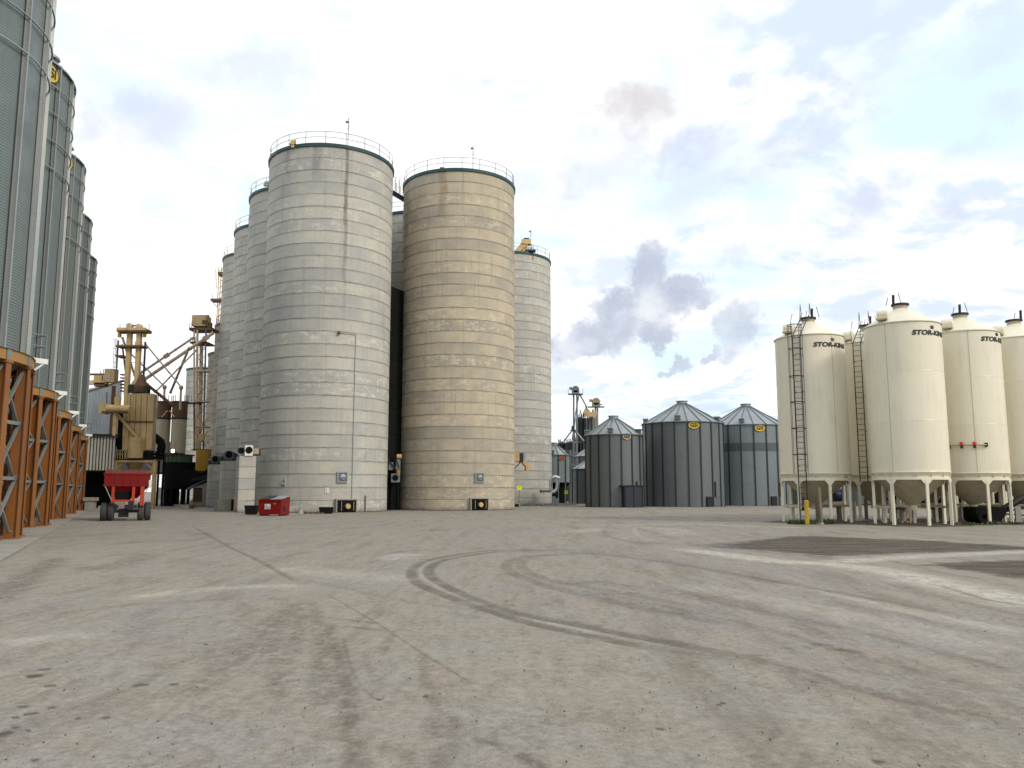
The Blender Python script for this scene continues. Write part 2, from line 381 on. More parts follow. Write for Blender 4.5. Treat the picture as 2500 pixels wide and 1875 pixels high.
def text_mesh(body, size, mat, extrude=0.01, offset=0.0, shear=0.0, sx=1.0, bend=None, name='lettering', width=None):
    cu = bpy.data.curves.new('txt', 'FONT'); cu.body = body; cu.size = size; cu.extrude = extrude; cu.offset = offset
    cu.shear = shear; cu.align_x = 'CENTER'; cu.align_y = 'CENTER'; cu.resolution_u = 4
    o = bpy.data.objects.new('txt', cu); COL.objects.link(o)
    dg = bpy.context.evaluated_depsgraph_get(); dg.update()
    me = bpy.data.meshes.new_from_object(o.evaluated_get(dg)); me.name = name
    bpy.data.objects.remove(o); bpy.data.curves.remove(cu)
    if width:
        xs_ = [v.co.x for v in me.vertices]; sx = width/(max(xs_)-min(xs_))
    for v in me.vertices:
        x, y, z = v.co; x *= sx
        if bend: a = x/bend; r = bend+z; v.co = (r*cos(a), r*sin(a), y)      # wraps round +x, reads from outside
        else: v.co = (x, -z, y)                                            # upright, faces -y
    me.materials.clear(); me.materials.append(mat); me.update()
    return me
ROW = R_(24.8)                    # heading of the yard's rows
DV = Vector((-sin(ROW), cos(ROW), 0)); EV = Vector((cos(ROW), sin(ROW), 0))

S1, S2, S3, S4 = (-16.4, 72.4), (-21.2, 82.1), (-26.4, 93.2), (-31.5, 104.1)
RR1, RR2, RR3 = (-5.27, 79.6), (-10.3, 90.2), (-.5, 105.1)
GA, GB, GC = (11.35, 92.4), (19.8, 96.0), (29.2, 103.0)
# ============================================================ GROUND
def build_ground():
    dense = np.radians(np.arange(-46, 46.01, 0.125)); sparse = np.radians(np.arange(51, 310, 6.0))
    th = np.concatenate([dense, sparse]); nth = len(th)
    rr = np.concatenate([[0.6, 1.0], np.exp(np.linspace(np.log(1.5), np.log(120), 500)), [130, 150, 190, 260, 400, 800, 1800, 4500]])
    TH, RR = np.meshgrid(th, rr); X = (RR*np.sin(TH)).ravel(); Y = (RR*np.cos(TH)).ravel()
    nr = len(rr)
    V = X.size
    att = {k: np.zeros(V) for k in ('dark', 'pale', 'wet', 'mud', 'seam', 'gravel', 'spot')}
    dz = np.zeros(V)
    def g2(px, py): p = G(px, py); return (p.x, p.y)
    def stroke(pts, w0, key, st, soft=0.5, w1=None, rut=0.0, world=False):
        P = np.array([p if world else g2(*p) for p in pts]); w1 = w0 if w1 is None else w1
        # smooth the polyline
        t = np.linspace(0, len(P)-1, (len(P)-1)*6+1); i = np.clip(t.astype(int), 0, len(P)-2); f = t-i
        def cr(p0, p1, p2, p3, f):
            f = f[:, None]; return .5*((2*p1)+(-p0+p2)*f+(2*p0-5*p1+4*p2-p3)*f*f+(-p0+3*p1-3*p2+p3)*f**3)
        g = lambda k: P[np.clip(k, 0, len(P)-1)]
        Q = cr(g(i-1), g(i), g(i+1), g(i+2), f)
        wm = max(w0, w1)*1.5+.1
        sel = np.where((X > Q[:, 0].min()-wm) & (X < Q[:, 0].max()+wm) & (Y > Q[:, 1].min()-wm) & (Y < Q[:, 1].max()+wm))[0]
        if not len(sel): return
        x, y = X[sel], Y[sel]; best = np.full(len(sel), 1e9); bt = np.zeros(len(sel))
        for k in range(len(Q)-1):
            a, b = Q[k], Q[k+1]; d = b-a; L2 = d@d+1e-9
            u = np.clip(((x-a[0])*d[0]+(y-a[1])*d[1])/L2, 0, 1)
            dd = np.hypot(x-a[0]-u*d[0], y-a[1]-u*d[1]); m = dd < best
            best[m] = dd[m]; bt[m] = (k+u[m])/(len(Q)-1)
        w = w0+(w1-w0)*bt
        e = np.clip((w-best)/(w*soft+1e-6), 0, 1); e = e*e*(3-2*e)
        fade = np.clip(bt*8+.25, 0, 1)*np.clip((1-bt)*8+.25, 0, 1)
        att[key][sel] = np.maximum(att[key][sel], e*st*fade)
        if rut: dz[sel] -= e*rut*fade
    def blob(px, py, rx, ry, key, st, soft=.5):
        p = g2(px, py); q = g2(px+rx, py); r = g2(px, py+ry); a = abs(q[0]-p[0]); b = max(abs(r[1]-p[1]), .01)
        d = np.hypot((X-p[0])/a, (Y-p[1])/b); e = np.clip((1-d)/soft, 0, 1); att[key] = np.maximum(att[key], e*e*(3-2*e)*st)
    def pgon(pts, key, st, soft=.6):
        P = np.array([g2(*p) for p in pts]); sel = np.where((X > P[:, 0].min()) & (X < P[:, 0].max()) & (Y > P[:, 1].min()) & (Y < P[:, 1].max()))[0]
        x, y = X[sel], Y[sel]; ins = np.zeros(len(sel), bool); dist = np.full(len(sel), 1e9)
        for k in range(len(P)):
            a, b = P[k], P[(k+1) % len(P)]
            c = ((a[1] > y) != (b[1] > y)) & (x < (b[0]-a[0])*(y-a[1])/(b[1]-a[1]+1e-12)+a[0]); ins ^= c
            d = b-a; u = np.clip(((x-a[0])*d[0]+(y-a[1])*d[1])/(d@d+1e-9), 0, 1)
            dist = np.minimum(dist, np.hypot(x-a[0]-u*d[0], y-a[1]-u*d[1]))
        e = np.where(ins, np.clip(dist/soft, 0, 1), 0); att[key][sel] = np.maximum(att[key][sel], e*st)
    c2 = lambda L: [(880+x/2.543, 1280+y/2.543) for x, y in L]
    c8 = lambda L: [(1600+x/2.458, 1250+y/2.458) for x, y in L]
    c1 = lambda L: [(x/1.77, 1150+y/1.77) for x, y in L]
    cm = lambda L: [(1250+x/1.77, 1200+y/1.77) for x, y in L]
    # turning wheel tracks
    stroke(c2([(1500,160),(1150,152),(800,158),(560,190),(420,218),(335,258),(318,298),(345,350),(430,395),(640,470),(860,540),(1100,608),(1400,670),(1700,735),(2212,812)]), .16, 'dark', .72, .5, rut=.012)
    stroke(c2([(1500,166),(1150,158),(850,165),(600,200),(480,228),(425,268),(440,320),(540,380),(700,450),(870,510),(1000,545),(1300,600),(1700,680),(2200,775),(2600,860)]), .16, 'dark', .72, .5, rut=.012)
    stroke(c2([(1500,172),(1250,178),(1050,190),(940,215),(905,250),(940,290),(1150,370),(1400,430),(1700,500),(2000,560),(2500,650)]), .20, 'dark', .45, .5, rut=.01)
    stroke(c2([(1500,178),(1280,182),(1100,195),(1020,215),(995,245),(1030,285),(1150,330),(1400,378),(1800,450),(2300,560)]), .18, 'dark', .38, .5, rut=.01)
    stroke(c2([(480,206),(372,264),(378,309),(440,352),(560,406),(760,482),(940,545),(1200,605),(1550,680)]), .12, 'pale', .35, .8)
    stroke(c2([(90,235),(80,205),(150,180),(300,160),(500,150),(800,152)]), .18, 'dark', .25)
    stroke(c2([(150,215),(220,195),(330,180)]), .7, 'pale', .55, .8)
    stroke(cm([(60,258),(300,262),(520,285),(800,325),(1050,370),(1400,430),(1900,520)]), .16, 'dark', .5, .5)
    stroke(cm([(300,262),(560,280),(900,335),(1200,395)]), .6, 'mud', .35, .9)
    # long sweeping bands on the right
    for L, w, k, s in [([(0,285),(500,380),(1000,490),(1600,640),(2212,800)],.22,'dark',.25),([(0,420),(400,540),(900,640),(1180,700),(1800,850),(2212,960)],.14,'dark',.42),
        ([(0,545),(600,680),(1200,850),(2212,1100)],.14,'dark',.30),([(0,770),(450,850),(900,945),(1300,1075),(2212,1245)],.09,'dark',.42),([(0,800),(700,920),(1200,1040),(2000,1190)],.30,'mud',.35),
        ([(100,215),(400,250),(700,290),(1100,312),(1500,372),(2000,480),(2300,545)],.75,'pale',.95),([(1050,300),(1300,278),(1700,255),(2300,228)],.7,'pale',.75),
        ([(1500,390),(1800,440),(2050,500),(2300,570)],.8,'pale',.9),([(700,420),(1100,500),(1400,570),(1800,640),(2300,730)],.45,'pale',.42),([(200,440),(700,520),(1300,640),(2212,830)],.7,'pale',.3),
        ([(900,90),(600,85),(200,70),(-400,80)],1.2,'pale',.35),([(-500,120),(-200,90),(100,100),(160,140)],1.0,'pale',.4),
        ([(1700,430),(2000,520),(2300,565)],.10,'dark',.55),([(600,600),(900,640),(1180,695)],.12,'dark',.4)]:
        stroke(c8(L), w, k, s, .8)
    for k in range(9):      # churned arcs beside the puddle
        a = k*14; stroke(cm([(430+a,135+k*2),(400+a,160),(420+a,190),(500+a,212),(640+a,228)]), .16, 'dark', .28, .7)
        stroke(cm([(445+a,135+k*2),(417+a,160),(435+a,190),(520+a,214)]), .14, 'pale', .4, .7)
    pgon(c8([(150,205),(420,172),(700,140),(900,135),(1300,150),(1700,165),(2300,200),(2900,230),(2900,236),(2300,232),(1700,248),(1400,262),(1100,272),(850,262),(600,238),(350,222)]), 'gravel', 1.0, 1.7)
    pgon(c8([(1400,316),(1600,292),(1800,282),(2300,265),(2900,255),(2900,520),(2300,425),(2100,405),(1900,372),(1700,345),(1550,325)]), 'gravel', .95, 1.2)
    stroke(c8([(220,200),(420,186),(620,168),(800,158),(950,165)]), .5, 'dark', .7, .8); stroke(c8([(700,150),(1000,148),(1300,160)]), .4, 'dark', .5, .8)
    stroke(c8([(1350,190),(1600,185),(1850,205),(2150,215)]), .6, 'dark', .45, .8); stroke(c8([(560,232),(800,250),(1050,268)]), .3, 'dark', .5, .8)
    blob(1781, 1333.5, 26, 3.2, 'wet', 1.0, .4)
    # seams
    stroke(c1([(830,235),(930,292),(1000,330),(1150,400),(1280,475)]), .12, 'seam', .6, .9, rut=.01)
    stroke(c1([(1400,520),(1500,575),(1640,655),(1800,760),(1950,850),(2040,900)]), .035, 'seam', .6, 1.0)
    stroke(c1([(2080,1040),(2140,1070),(2212,1105),(2330,1180)]), .02, 'seam', .35, 1.0)
    stroke(c1([(1380,620),(1500,635),(1640,650)]), .07, 'dark', .55, .6); stroke(c1([(1400,660),(1520,665),(1660,680)]), .07, 'dark', .45, .6)
    stroke(c1([(1480,690),(1510,810),(1560,915),(1630,970),(1665,960)]), .03, 'dark', .4, .8)
    # pale and brown drifts
    for L, w, k, s in [([(560,545),(760,520),(1000,500),(1180,495),(1300,500)],.5,'pale',.55),([(0,745),(200,715),(400,705)],.5,'pale',.45),([(1240,455),(1500,505),(1700,545),(1950,580),(2212,600)],.18,'dark',.22),
        ([(1200,410),(1350,430),(1600,450),(1800,470)],1.2,'pale',.35),([(1180,390),(1210,375),(1300,350),(1500,345)],.3,'dark',.2),
        ([(250,370),(160,430),(60,490),(-80,570)],.55,'mud',.85),([(640,350),(560,390),(430,420),(330,410)],.7,'mud',.55),([(560,310),(700,298),(860,300)],.9,'mud',.4),
        ([(1180,250),(1350,245),(1550,243)],.5,'mud',.6),([(840,268),(890,275)],.7,'mud',.7),([(1850,258),(1900,252)],.8,'mud',.6),([(760,370),(850,395),(950,400)],.5,'mud',.35),
        ([(470,490),(560,460),(640,480)],.5,'mud',.35),([(200,640),(350,600),(560,575),(900,555),(1080,545)],.16,'dark',.28),
        ([(1290,560),(1180,640),(1060,760),(900,890)],.26,'mud',.7),([(1300,570),(1200,680),(1150,830)],.2,'mud',.6),([(1330,570),(1280,700),(1220,830),(1190,980)],.2,'mud',.6),
        ([(1350,560),(1380,700),(1400,850),(1420,1000)],.18,'mud',.65),([(1400,640),(1460,780),(1500,950),(1530,1180),(1560,1400)],.14,'mud',.8),([(1330,700),(1400,800),(1360,950)],.14,'mud',.5),
        ([(1050,700),(950,830),(820,960)],.25,'mud',.5),([(900,720),(850,820)],.3,'mud',.3),([(1820,770),(1850,940)],.1,'mud',.6),([(1860,940),(1960,1060),(1980,1140)],.12,'mud',.6),
        ([(1700,690),(1660,790)],.12,'mud',.4),([(1890,1050),(1900,1180),(1880,1300)],.14,'mud',.5),([(2030,1140),(2120,1150),(2212,1190),(2400,1290)],.10,'mud',.8),([(1700,1170),(1760,1240),(1740,1400)],.14,'mud',.5),
        ([(1140,700),(1080,640),(1040,560)],.25,'mud',.4),([(700,570),(620,640),(600,760)],.35,'mud',.3)]:
        stroke(c1(L), w, k, s, .9)
    stroke(c8([(780,812),(850,805),(930,800)]), .10, 'mud', .9, .7); stroke(c8([(940,775),(1050,800),(1160,825),(1240,830)]), .16, 'mud', .9, .7)
    stroke(c2([(1180,360),(1400,350),(1600,370),(1900,410),(2200,470)]), .5, 'mud', .5, .9); stroke(c2([(1400,400),(1700,470),(2100,560)]), .4, 'mud', .4, .9)
    # drips of oil
    for b in [(110,1629,18,4),(85,1645,26,6),(345,1665,24,5),(425,1664,14,4),(78,1737,22,6),(38,1746,9,3),(120,1668,22,3),(57,1721,16,4),(190,1747,12,3),(260,1747,14,3),(36,1769,18,4),(10,1785,26,9),(70,1778,6,3),(115,1729,8,2),(130,1722,16,2),
              (2144,1851,22,6),(2164,1868,12,5),(1765,1707,10,3),(1755,1712,7,3),(1612,1768,14,2.5),(1862,1779,5,2),(926,1698,8,4),(936,1692,4,3),(1040,1690,10,5),(90,1848,16,3),(505,1565,6,2),(1236,1462,5,2),(1254,1473,6,2)]:
        blob(*b, 'spot', 1.0, .45)
    rng = np.random.RandomState(3)
    for k in range(150):
        px, py = rng.uniform(-20, 2520), rng.uniform(1400, 1875); r = rng.uniform(1.2, 3.2)
        blob(px, py, r*1.3, r*.8, 'spot', rng.uniform(.4, .9), .6)
    # dirt gathered round the feet of silos, bins and legs
    for (cx, cy), rad in [(S1, 5.5), (S2, 5.5), (S3, 5.5), (S4, 5.5), (RR1, 5.5), (RR3, 5.5), (GA, 3.2), (GB, 4.57), (GC, 4.8)]:
        d = np.hypot(X-cx, Y-cy)-rad; att['mud'] = np.maximum(att['mud'], np.exp(-np.clip(d, 0, 9)/.45)*.9*(d > -.8))
    for (cx, cy) in [(16.75, 46.0), (20.95, 48.1), (20.35, 42.55), (24.75, 44.9), (28.75, 46.6), (25.3, 50.6), (29.6, 52.9)]:
        d = np.hypot(X-cx, Y-cy); att['gravel'] = np.maximum(att['gravel'], np.clip((3.4-d)/1.2, 0, 1)*.75)
    # gentle unevenness
    def vn(x, y, s, seed):
        r = np.random.RandomState(seed); t = r.rand(256, 256); u = x/s; v = y/s; i = np.floor(u).astype(int); j = np.floor(v).astype(int); fu = u-i; fv = v-j
        fu = fu*fu*(3-2*fu); fv = fv*fv*(3-2*fv); g = lambda a, b: t[a % 256, b % 256]
        return (g(i, j)*(1-fu)+g(i+1, j)*fu)*(1-fv)+(g(i, j+1)*(1-fu)+g(i+1, j+1)*fu)*fv-.5
    near = np.clip(1-np.hypot(X, Y)/115, 0, 1)
    dz += near*(vn(X, Y, 3.1, 1)*.03+vn(X, Y, .8, 2)*.007+vn(X, Y, .31, 5)*.003)-.02
    co = np.stack([X, Y, dz], 1)
    co = np.vstack([co, [[0, 0, -.02]]])
    idx = np.arange(nr*nth).reshape(nr, nth); nx = np.roll(idx, -1, 1)
    quads = np.stack([idx[:-1].ravel(), nx[:-1].ravel(), nx[1:].ravel(), idx[1:].ravel()], 1)[:, ::-1]
    tris = np.stack([np.full(nth, V), nx[0], idx[0]], 1)[:, ::-1]
    me = bpy.data.meshes.new('ground')
    nl = quads.size+tris.size; me.vertices.add(V+1); me.loops.add(nl); me.polygons.add(len(quads)+len(tris))
    me.vertices.foreach_set('co', co.ravel())
    me.loops.foreach_set('vertex_index', np.concatenate([quads.ravel(), tris.ravel()]).astype(np.int32))
    ls = np.concatenate([np.arange(len(quads))*4, len(quads)*4+np.arange(len(tris))*3]).astype(np.int32)
    me.polygons.foreach_set('loop_start', ls)
    me.update(calc_edges=True); me.validate()
    me.polygons.foreach_set('use_smooth', np.ones(len(me.polygons), bool))
    for k, a in att.items():
        at_ = me.attributes.new(k, 'FLOAT', 'POINT'); at_.data.foreach_set('value', np.append(a, 0).astype(np.float32))
    n = NT('packed_yard_dust'); wc = n.coord('World')
    A = {k: n.nd('ShaderNodeAttribute', attribute_name=k).outputs['Fac'] for k in att}
    big = n.noise(wc, 0.16, 4, .6, .6); mid = n.noise(wc, 0.9, 5, .65, .4)
    st1 = n.noise(n.coord('World', (1.6, .22, 1), (0, 0, -ROW)), 1.0, 5, .65, .3)     # drawn out along the rows
    st2 = n.noise(n.coord('World', (1.5, .20, 1), (0, 0, R_(-40))), 1.0, 5, .65, .3)
    fine = n.noise(wc, 16, 6, .75); grit = n.noise(wc, 70, 3, .7)
    blu, tanc, gry = (0.300, 0.284, 0.264), (0.325, 0.280, 0.232), (0.318, 0.292, 0.245)
    c = n.mix(n.mr(big, .38, .62), blu, gry)
    c = n.mix(n.mr(mid, .4, .66, 0, .8), c, tanc)
    wx = n.sep(wc)[0]
    leftish = n.mr(wx, 4.0, -4.0)
    s = n.mix(leftish, n.math('MULTIPLY', st2, 1.04), st1)
    sf = n.noise(n.coord('World', (6.5, 1.1, 1), (0, 0, -R_(30))), 1.0, 8, .75, .2)
    c = n.mix(n.mr(s, .50, .66, 0, .38), c, (0.165, 0.136, 0.112)); c = n.mix(n.mr(sf, .50, .66, 0, .28), c, (0.165, 0.136, 0.112)); c = n.mix(n.mr(sf, .47, .34, 0, .3), c, (0.36, 0.335, 0.295))
    mot = n.noise(n.coord('World', (1.0, .38, 1), (0, 0, -R_(32))), 3.0, 7, .75, .5)
    c = n.mix(n.mr(mot, .50, .64, 0, .34), c, (0.165, 0.138, 0.114)); c = n.mix(n.mr(mot, .46, .34, 0, .35), c, (0.35, 0.325, 0.285))
    c = n.mix(n.mr(s, .46, .32, 0, .45), c, (0.335, 0.315, 0.28))
    brk = n.mr(mid, .32, .6, .45, 1.0); brk2 = n.mr(n.math('ADD', n.math('MULTIPLY', n.noise(wc, 3.5, 8, .8), .6), n.math('MULTIPLY', n.noise(n.coord('World', (7, 1.6, 1), (0, 0, -R_(20))), 1.0, 5, .7), .4)), .38, .58, .08, 1.0)
    c = n.mix(n.math('MULTIPLY', n.math('MULTIPLY', A['pale'], brk2), .9), c, (0.60, 0.56, 0.50))
    c = n.mix(n.math('MULTIPLY', n.math('MULTIPLY', A['mud'], brk2), .8), c, (0.125, 0.10, 0.08))
    gb = n.math('MULTIPLY', n.mr(A['gravel'], .02, .15), n.mr(n.math('ADD', A['gravel'], n.math('MULTIPLY', n.math('SUBTRACT', n.noise(n.coord('World', (.8, 1.3, 1)), 1.4, 8, .78), .5), 1.8)), .25, .60))
    c = n.mix(n.math('MULTIPLY', gb, .9), c, n.mix(n.mr(n.math('ADD', n.math('MULTIPLY', n.noise(wc, 9, 4, .8), .5), n.math('MULTIPLY', n.noise(n.coord('World', (.5, 1.6, 1)), 1.0, 5, .6), .5)), .43, .58), (0.058, 0.046, 0.036), (0.135, 0.114, 0.094)))
    c = n.mix(n.math('MULTIPLY', n.math('MULTIPLY', A['dark'], brk), .9), c, (0.10, 0.088, 0.074))
    c = n.mix(n.math('MULTIPLY', A['seam'], n.mr(n.noise(wc, 5, 4, .7), .3, .6, .3, .9)), c, (0.095, 0.082, 0.07))
    c = n.mix(n.math('MULTIPLY', A['wet'], .6), c, (0.05, 0.045, 0.04))
    # grains: small stones paler and darker than the dust
    vor = n.nd('ShaderNodeTexVoronoi'); n.L.new(wc, vor.inputs['Vector']); vor.inputs['Scale'].default_value = 34
    stn = n.math('MULTIPLY', n.mr(vor.outputs['Distance'], .26, .12), n.mr(n.noise(wc, 1.7, 3), .45, .62, .15, .8))
    vc = n.sep(vor.outputs['Color'])[0]
    c = n.mix(n.math('MULTIPLY', stn, n.mr(vc, .78, .80)), c, (0.45, 0.42, 0.38))
    c = n.mix(n.math('MULTIPLY', stn, n.mr(vc, .22, .20)), c, (0.09, 0.08, 0.07))
    f2 = n.noise(wc, 7, 9, .82)
    c = n.mix(n.mr(f2, .40, .62, 0, .6), c, n.mix(1.0, c, (.72, .69, .66), 'MULTIPLY')); c = n.mix(n.mr(fine, .38, .66, 0, .75), c, n.mix(1.0, c, (.72, .71, .70), 'MULTIPLY')); c = n.mix(n.math('MULTIPLY', A['spot'], .85), c, (0.055, 0.048, 0.04))
    c = n.mix(n.mr(grit, .35, .7), n.mix(1.0, c, (.86, .86, .86), 'MULTIPLY'), n.mix(1.0, c, (1.12, 1.12, 1.12), 'MULTIPLY'))
    n.bump(n.math('ADD', n.math('MULTIPLY', fine, .5), n.math('ADD', n.math('MULTIPLY', grit, .35), n.math('MULTIPLY', stn, .5))), .5, .012)
    n.b.inputs['Specular IOR Level'].default_value = .12
    rough = n.math('SUBTRACT', .92, n.math('MULTIPLY', A['wet'], .88))
    me.materials.append(n.fin(c, rough, 0.0))
    struct(inst('ground', me))
build_ground()

# concrete pad the left row of bins stands on
def pad():
    a, b = G(0, 1372), G(215, 1247); d = (b-a).normalized(); nrm = Vector((-d.y, d.x, 0))
    p0 = a-d*22; p1 = b+d*24
    vs = []
    for p in (p0, p1, p1+nrm*26, p0+nrm*26): vs.append((p.x, p.y, 0.035))
    m = MB(); m.add(vs+[(x, y, -.3) for x, y, z in vs], [(0,1,2,3),(0,4,5,1),(1,5,6,2),(2,6,7,3),(3,7,4,0)])
    n = NT('old_slab'); wc = n.coord('World'); b1 = n.noise(wc, .7, 5, .65); f = n.noise(wc, 12, 5, .7)
    c = n.mix(n.mr(b1, .35, .65), (.30, .275, .23), (.22, .20, .17)); c = n.mix(n.mr(n.noise(wc, 2.2, 5, .7, .5), .55, .7, 0, .5), c, (.13, .11, .09))
    c = n.mix(n.mr(f, .4, .7, 0, .4), c, (.17, .155, .13)); n.bump(f, .3, .01)
    struct(m.build('concrete_pad', n.fin(c, .9)))
pad()

def gravel():
    rng = random.Random(11); m = MB()
    for k in range(420):
        px, py = rng.uniform(-30, 2530), 1330+545*rng.random()**.55
        p = G(px, py); s = rng.choice((.003, .004, .004, .005, .006, .009))*(1+p.y*.01)
        r = [s*rng.uniform(.7, 1.3) for _ in range(6)]
        a = rng.uniform(0, pi)
        vs = [(r[0]*cos(a), r[0]*sin(a), 0), (-r[1]*sin(a), r[1]*cos(a), 0), (-r[2]*cos(a), -r[2]*sin(a), 0), (r[3]*sin(a), -r[3]*cos(a), 0), (0, 0, r[4]*.8), (0, 0, -r[5])]
        z = -.018
        m.add([(p.x+v[0], p.y+v[1], z+v[2]+.004) for v in vs], [(0,1,4),(1,2,4),(2,3,4),(3,0,4),(1,0,5),(2,1,5),(3,2,5),(0,3,5)])
    stuff(tag(m.build('loose_gravel', paint('stone_chips', (.10, .09, .08), .9, 0, (.25, .23, .2), .5)), 'small loose stones scattered over the dusty yard', 'gravel'))
gravel()

# ============================================================ CONCRETE SILOS
SR = 5.5
def oval_ring(n, R, z, r=.02): return [(R*cos(2*pi*k/n), R*sin(2*pi*k/n), z) for k in range(n+1)]
def ring_mesh(R, h, mat, name='concrete_ring', n=96):
    m = MB(); m.lathe([(R-.012, 0), (R-.004, .010), (R+.006, .03), (R, h*.5), (R-.004, h-.025), (R-.012, h-.003)], n)
    return m.mesh(name, mat)
def make_silo(C, H, mat, label, nring=28, gap=None, rim=True, rails=True, R=SR):
    t = thing('concrete_silo', label, 'silo', (C[0], C[1], 0), 0, 'tall concrete grain silos')
    h0 = .92; h = (H-h0)/nring
    me0 = ring_mesh(R, h0, mat); me = [ring_mesh(R+random.uniform(-.006, .012), h, mat) for _ in range(3)]
    inst('concrete_ring', me0, t)
    for k in range(nring): inst('concrete_ring', me[(k*7) % 3], t, (0, 0, h0+k*h))
    MB().lathe([(R-.06, 0), (R-.06, H)], 64).build('inner_wall', M_pier, t)
    if rim:
        MB().lathe([(R, H-.10), (R+.10, H-.08), (R+.12, H+.20), (R+.02, H+.24)], 96).build('roof_rim', M_green, t)
        MB().lathe([(R+.02, H+.24), (0.01, H+.9)], 64).build('roof', M_galroof, t)
    if rails:
        for z in (.78, 1.28):
            MB().poly(oval_ring(72, R-.05, H+z), .022, 5, False).build('guard_rail', M_rail, t)
        pm = MB().tube((0, 0, .2), (0, 0, 1.29), .026, 5).mesh('rail_post', M_rail)
        for k in range(20):
            a = 2*pi*(k+.35)/20; inst('rail_post', pm, t, ((R-.05)*cos(a), (R-.05)*sin(a), H))
    return t
def face_on(t, C, R, px, py):
    a, z = surf(C, R, px, py); return a, z
def on_wall(m, name, mat, parent, R, a, z):
    """mesh built facing -y about the origin, set on the outside of a cylinder"""
    o = m.build(name, mat, parent, (R*cos(a), R*sin(a), z), a+pi/2); return o

a_m, _ = surf(S1, SR, 848, 380); a_s, _ = surf(S1, SR, 775, 380); a_l, _ = surf(S1, SR, 700, 450)
b_m, _ = surf(RR1, SR, 1080, 480)
dkst = (0.16, 0.125, 0.10)
MC1 = concrete('concrete_silo_front', C_GREY, C_WARM, [(a_m, .045, 14, 27, dkst, .8), (a_s, .10, 27.5, 30.5, dkst, .5), (a_l, .08, 28.0, 31.0, dkst, .35)], 1.064)
MC2 = concrete('concrete_silo_grey', C_GREY, C_WARM, None, 1.07)
MC3 = concrete('concrete_silo_tan', (0.40, 0.36, 0.295), (0.47, 0.405, 0.30), [(b_m, .10, 25, 31, (0.24, 0.15, 0.08), .55), (b_m-.9, .2, 20, 31, (0.2, 0.17, 0.14), .45), (b_m+.35, .02, 26, 31, (0.2, 0.15, 0.1), .4)], 1.09)
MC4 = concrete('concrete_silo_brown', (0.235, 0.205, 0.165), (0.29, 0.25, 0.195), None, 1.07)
silo1 = make_silo(S1, 30.7, MC1, 'biggest grey concrete silo with number 10 plate and red dumpster at its foot')
silo2 = make_silo(S2, 30.7, MC2, 'grey concrete silo just behind the left edge of the number 10 silo')
silo3 = make_silo(S3, 30.7, MC2, 'grey concrete silo, third of the left row counting from the front')
silo4 = make_silo(S4, 30.7, MC2, 'grey concrete silo with a green rim, farthest full-height one of the left row')
siloR = make_silo(RR1, 31.4, MC3, 'tan stained concrete silo standing right of the number 10 silo')
siloM = make_silo(RR2, 31.0, MC2, 'shadowed concrete silo peeping through the gap between the two front silos')
siloB = make_silo(RR3, 31.0, MC2, 'pale concrete silo behind the tan one, with a tan conveyor on its roof')
S5 = (-36.6, 115.0)
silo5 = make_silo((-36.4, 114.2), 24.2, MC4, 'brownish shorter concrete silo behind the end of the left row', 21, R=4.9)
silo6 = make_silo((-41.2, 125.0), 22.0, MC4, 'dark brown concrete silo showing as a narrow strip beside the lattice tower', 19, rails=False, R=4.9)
p7 = at(492, 1100, 150)
silo7 = make_silo((p7.x, 150), 23.5, MC2, 'pale grey concrete silo far behind the spouts and the lattice tower', 20, rails=False, R=3.2)

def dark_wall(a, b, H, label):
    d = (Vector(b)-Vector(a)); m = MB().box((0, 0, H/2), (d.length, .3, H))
    o = m.build('gap_dark_wall', MC4, None, ((a[0]+b[0])/2, (a[1]+b[1])/2, 0), atan2(d.y, d.x)); tag(o, label, 'wall')
dark_wall(S2, RR2, 24, 'dark wall added to deepen the shade in the gap behind the two front silos')  # added wall, keeps daylight from coming through between the rear silos
def shaft():  # near-black panels added so the gap reads as deep shade
    a, b = Vector((S1[0]+5.0, S1[1]+3.4, 0)), Vector((RR1[0]-4.9, RR1[1]-1.2, 0)); d = b-a; t = thing('gap_darkener', 'near-black panel stack added to darken the gap between the two front silos', 'shaft', (a+b)/2, atan2(d.y, d.x))
    for k in range(9): MB().box((0, 0, 1.15), (d.length+1.2, .4, 2.27)).build('cladding_panel', M_void, t, (0, 0, k*2.3))  # near-black panels added to darken the gap, no real cladding
shaft()  # adds the gap darkener

# hatches, openings, plates on the front silos
def hatch(t, C, px, py, w):
    a, z = surf(C, SR, px, py)
    f = MB(); s = w/2
    for x in (-s, s): f.box((x, -.07, 0), (.09, .14, w+.09))
    for z_ in (-s, s): f.box((0, -.07, z_), (w-.09, .14, .09))
    fr = on_wall(f, 'hatch_frame', M_galroof, t, SR, a, z)
    p = MB().box((0, 0, 0), (w-.1, .06, w-.1)).build('hatch_panel', M_gal2, fr, (0, -.05, 0))
    d = MB(); d.lathe([(.001, .10), (w*.30, .07), (w*.33, 0)], 20).shift(Matrix.Rotation(pi/2, 4, 'X')); d.build('round_door', M_galroof, fr, (w*.06, -.08, w*.02))
    MB().box((0, 0, 0), (w*.5, .03, .05)).build('door_bar', M_gal2, fr, (w*.1, -.19, -.04))
hatch(silo1, S1, 835, 1165, .78); hatch(siloR, RR1, 1170, 1166, .78)
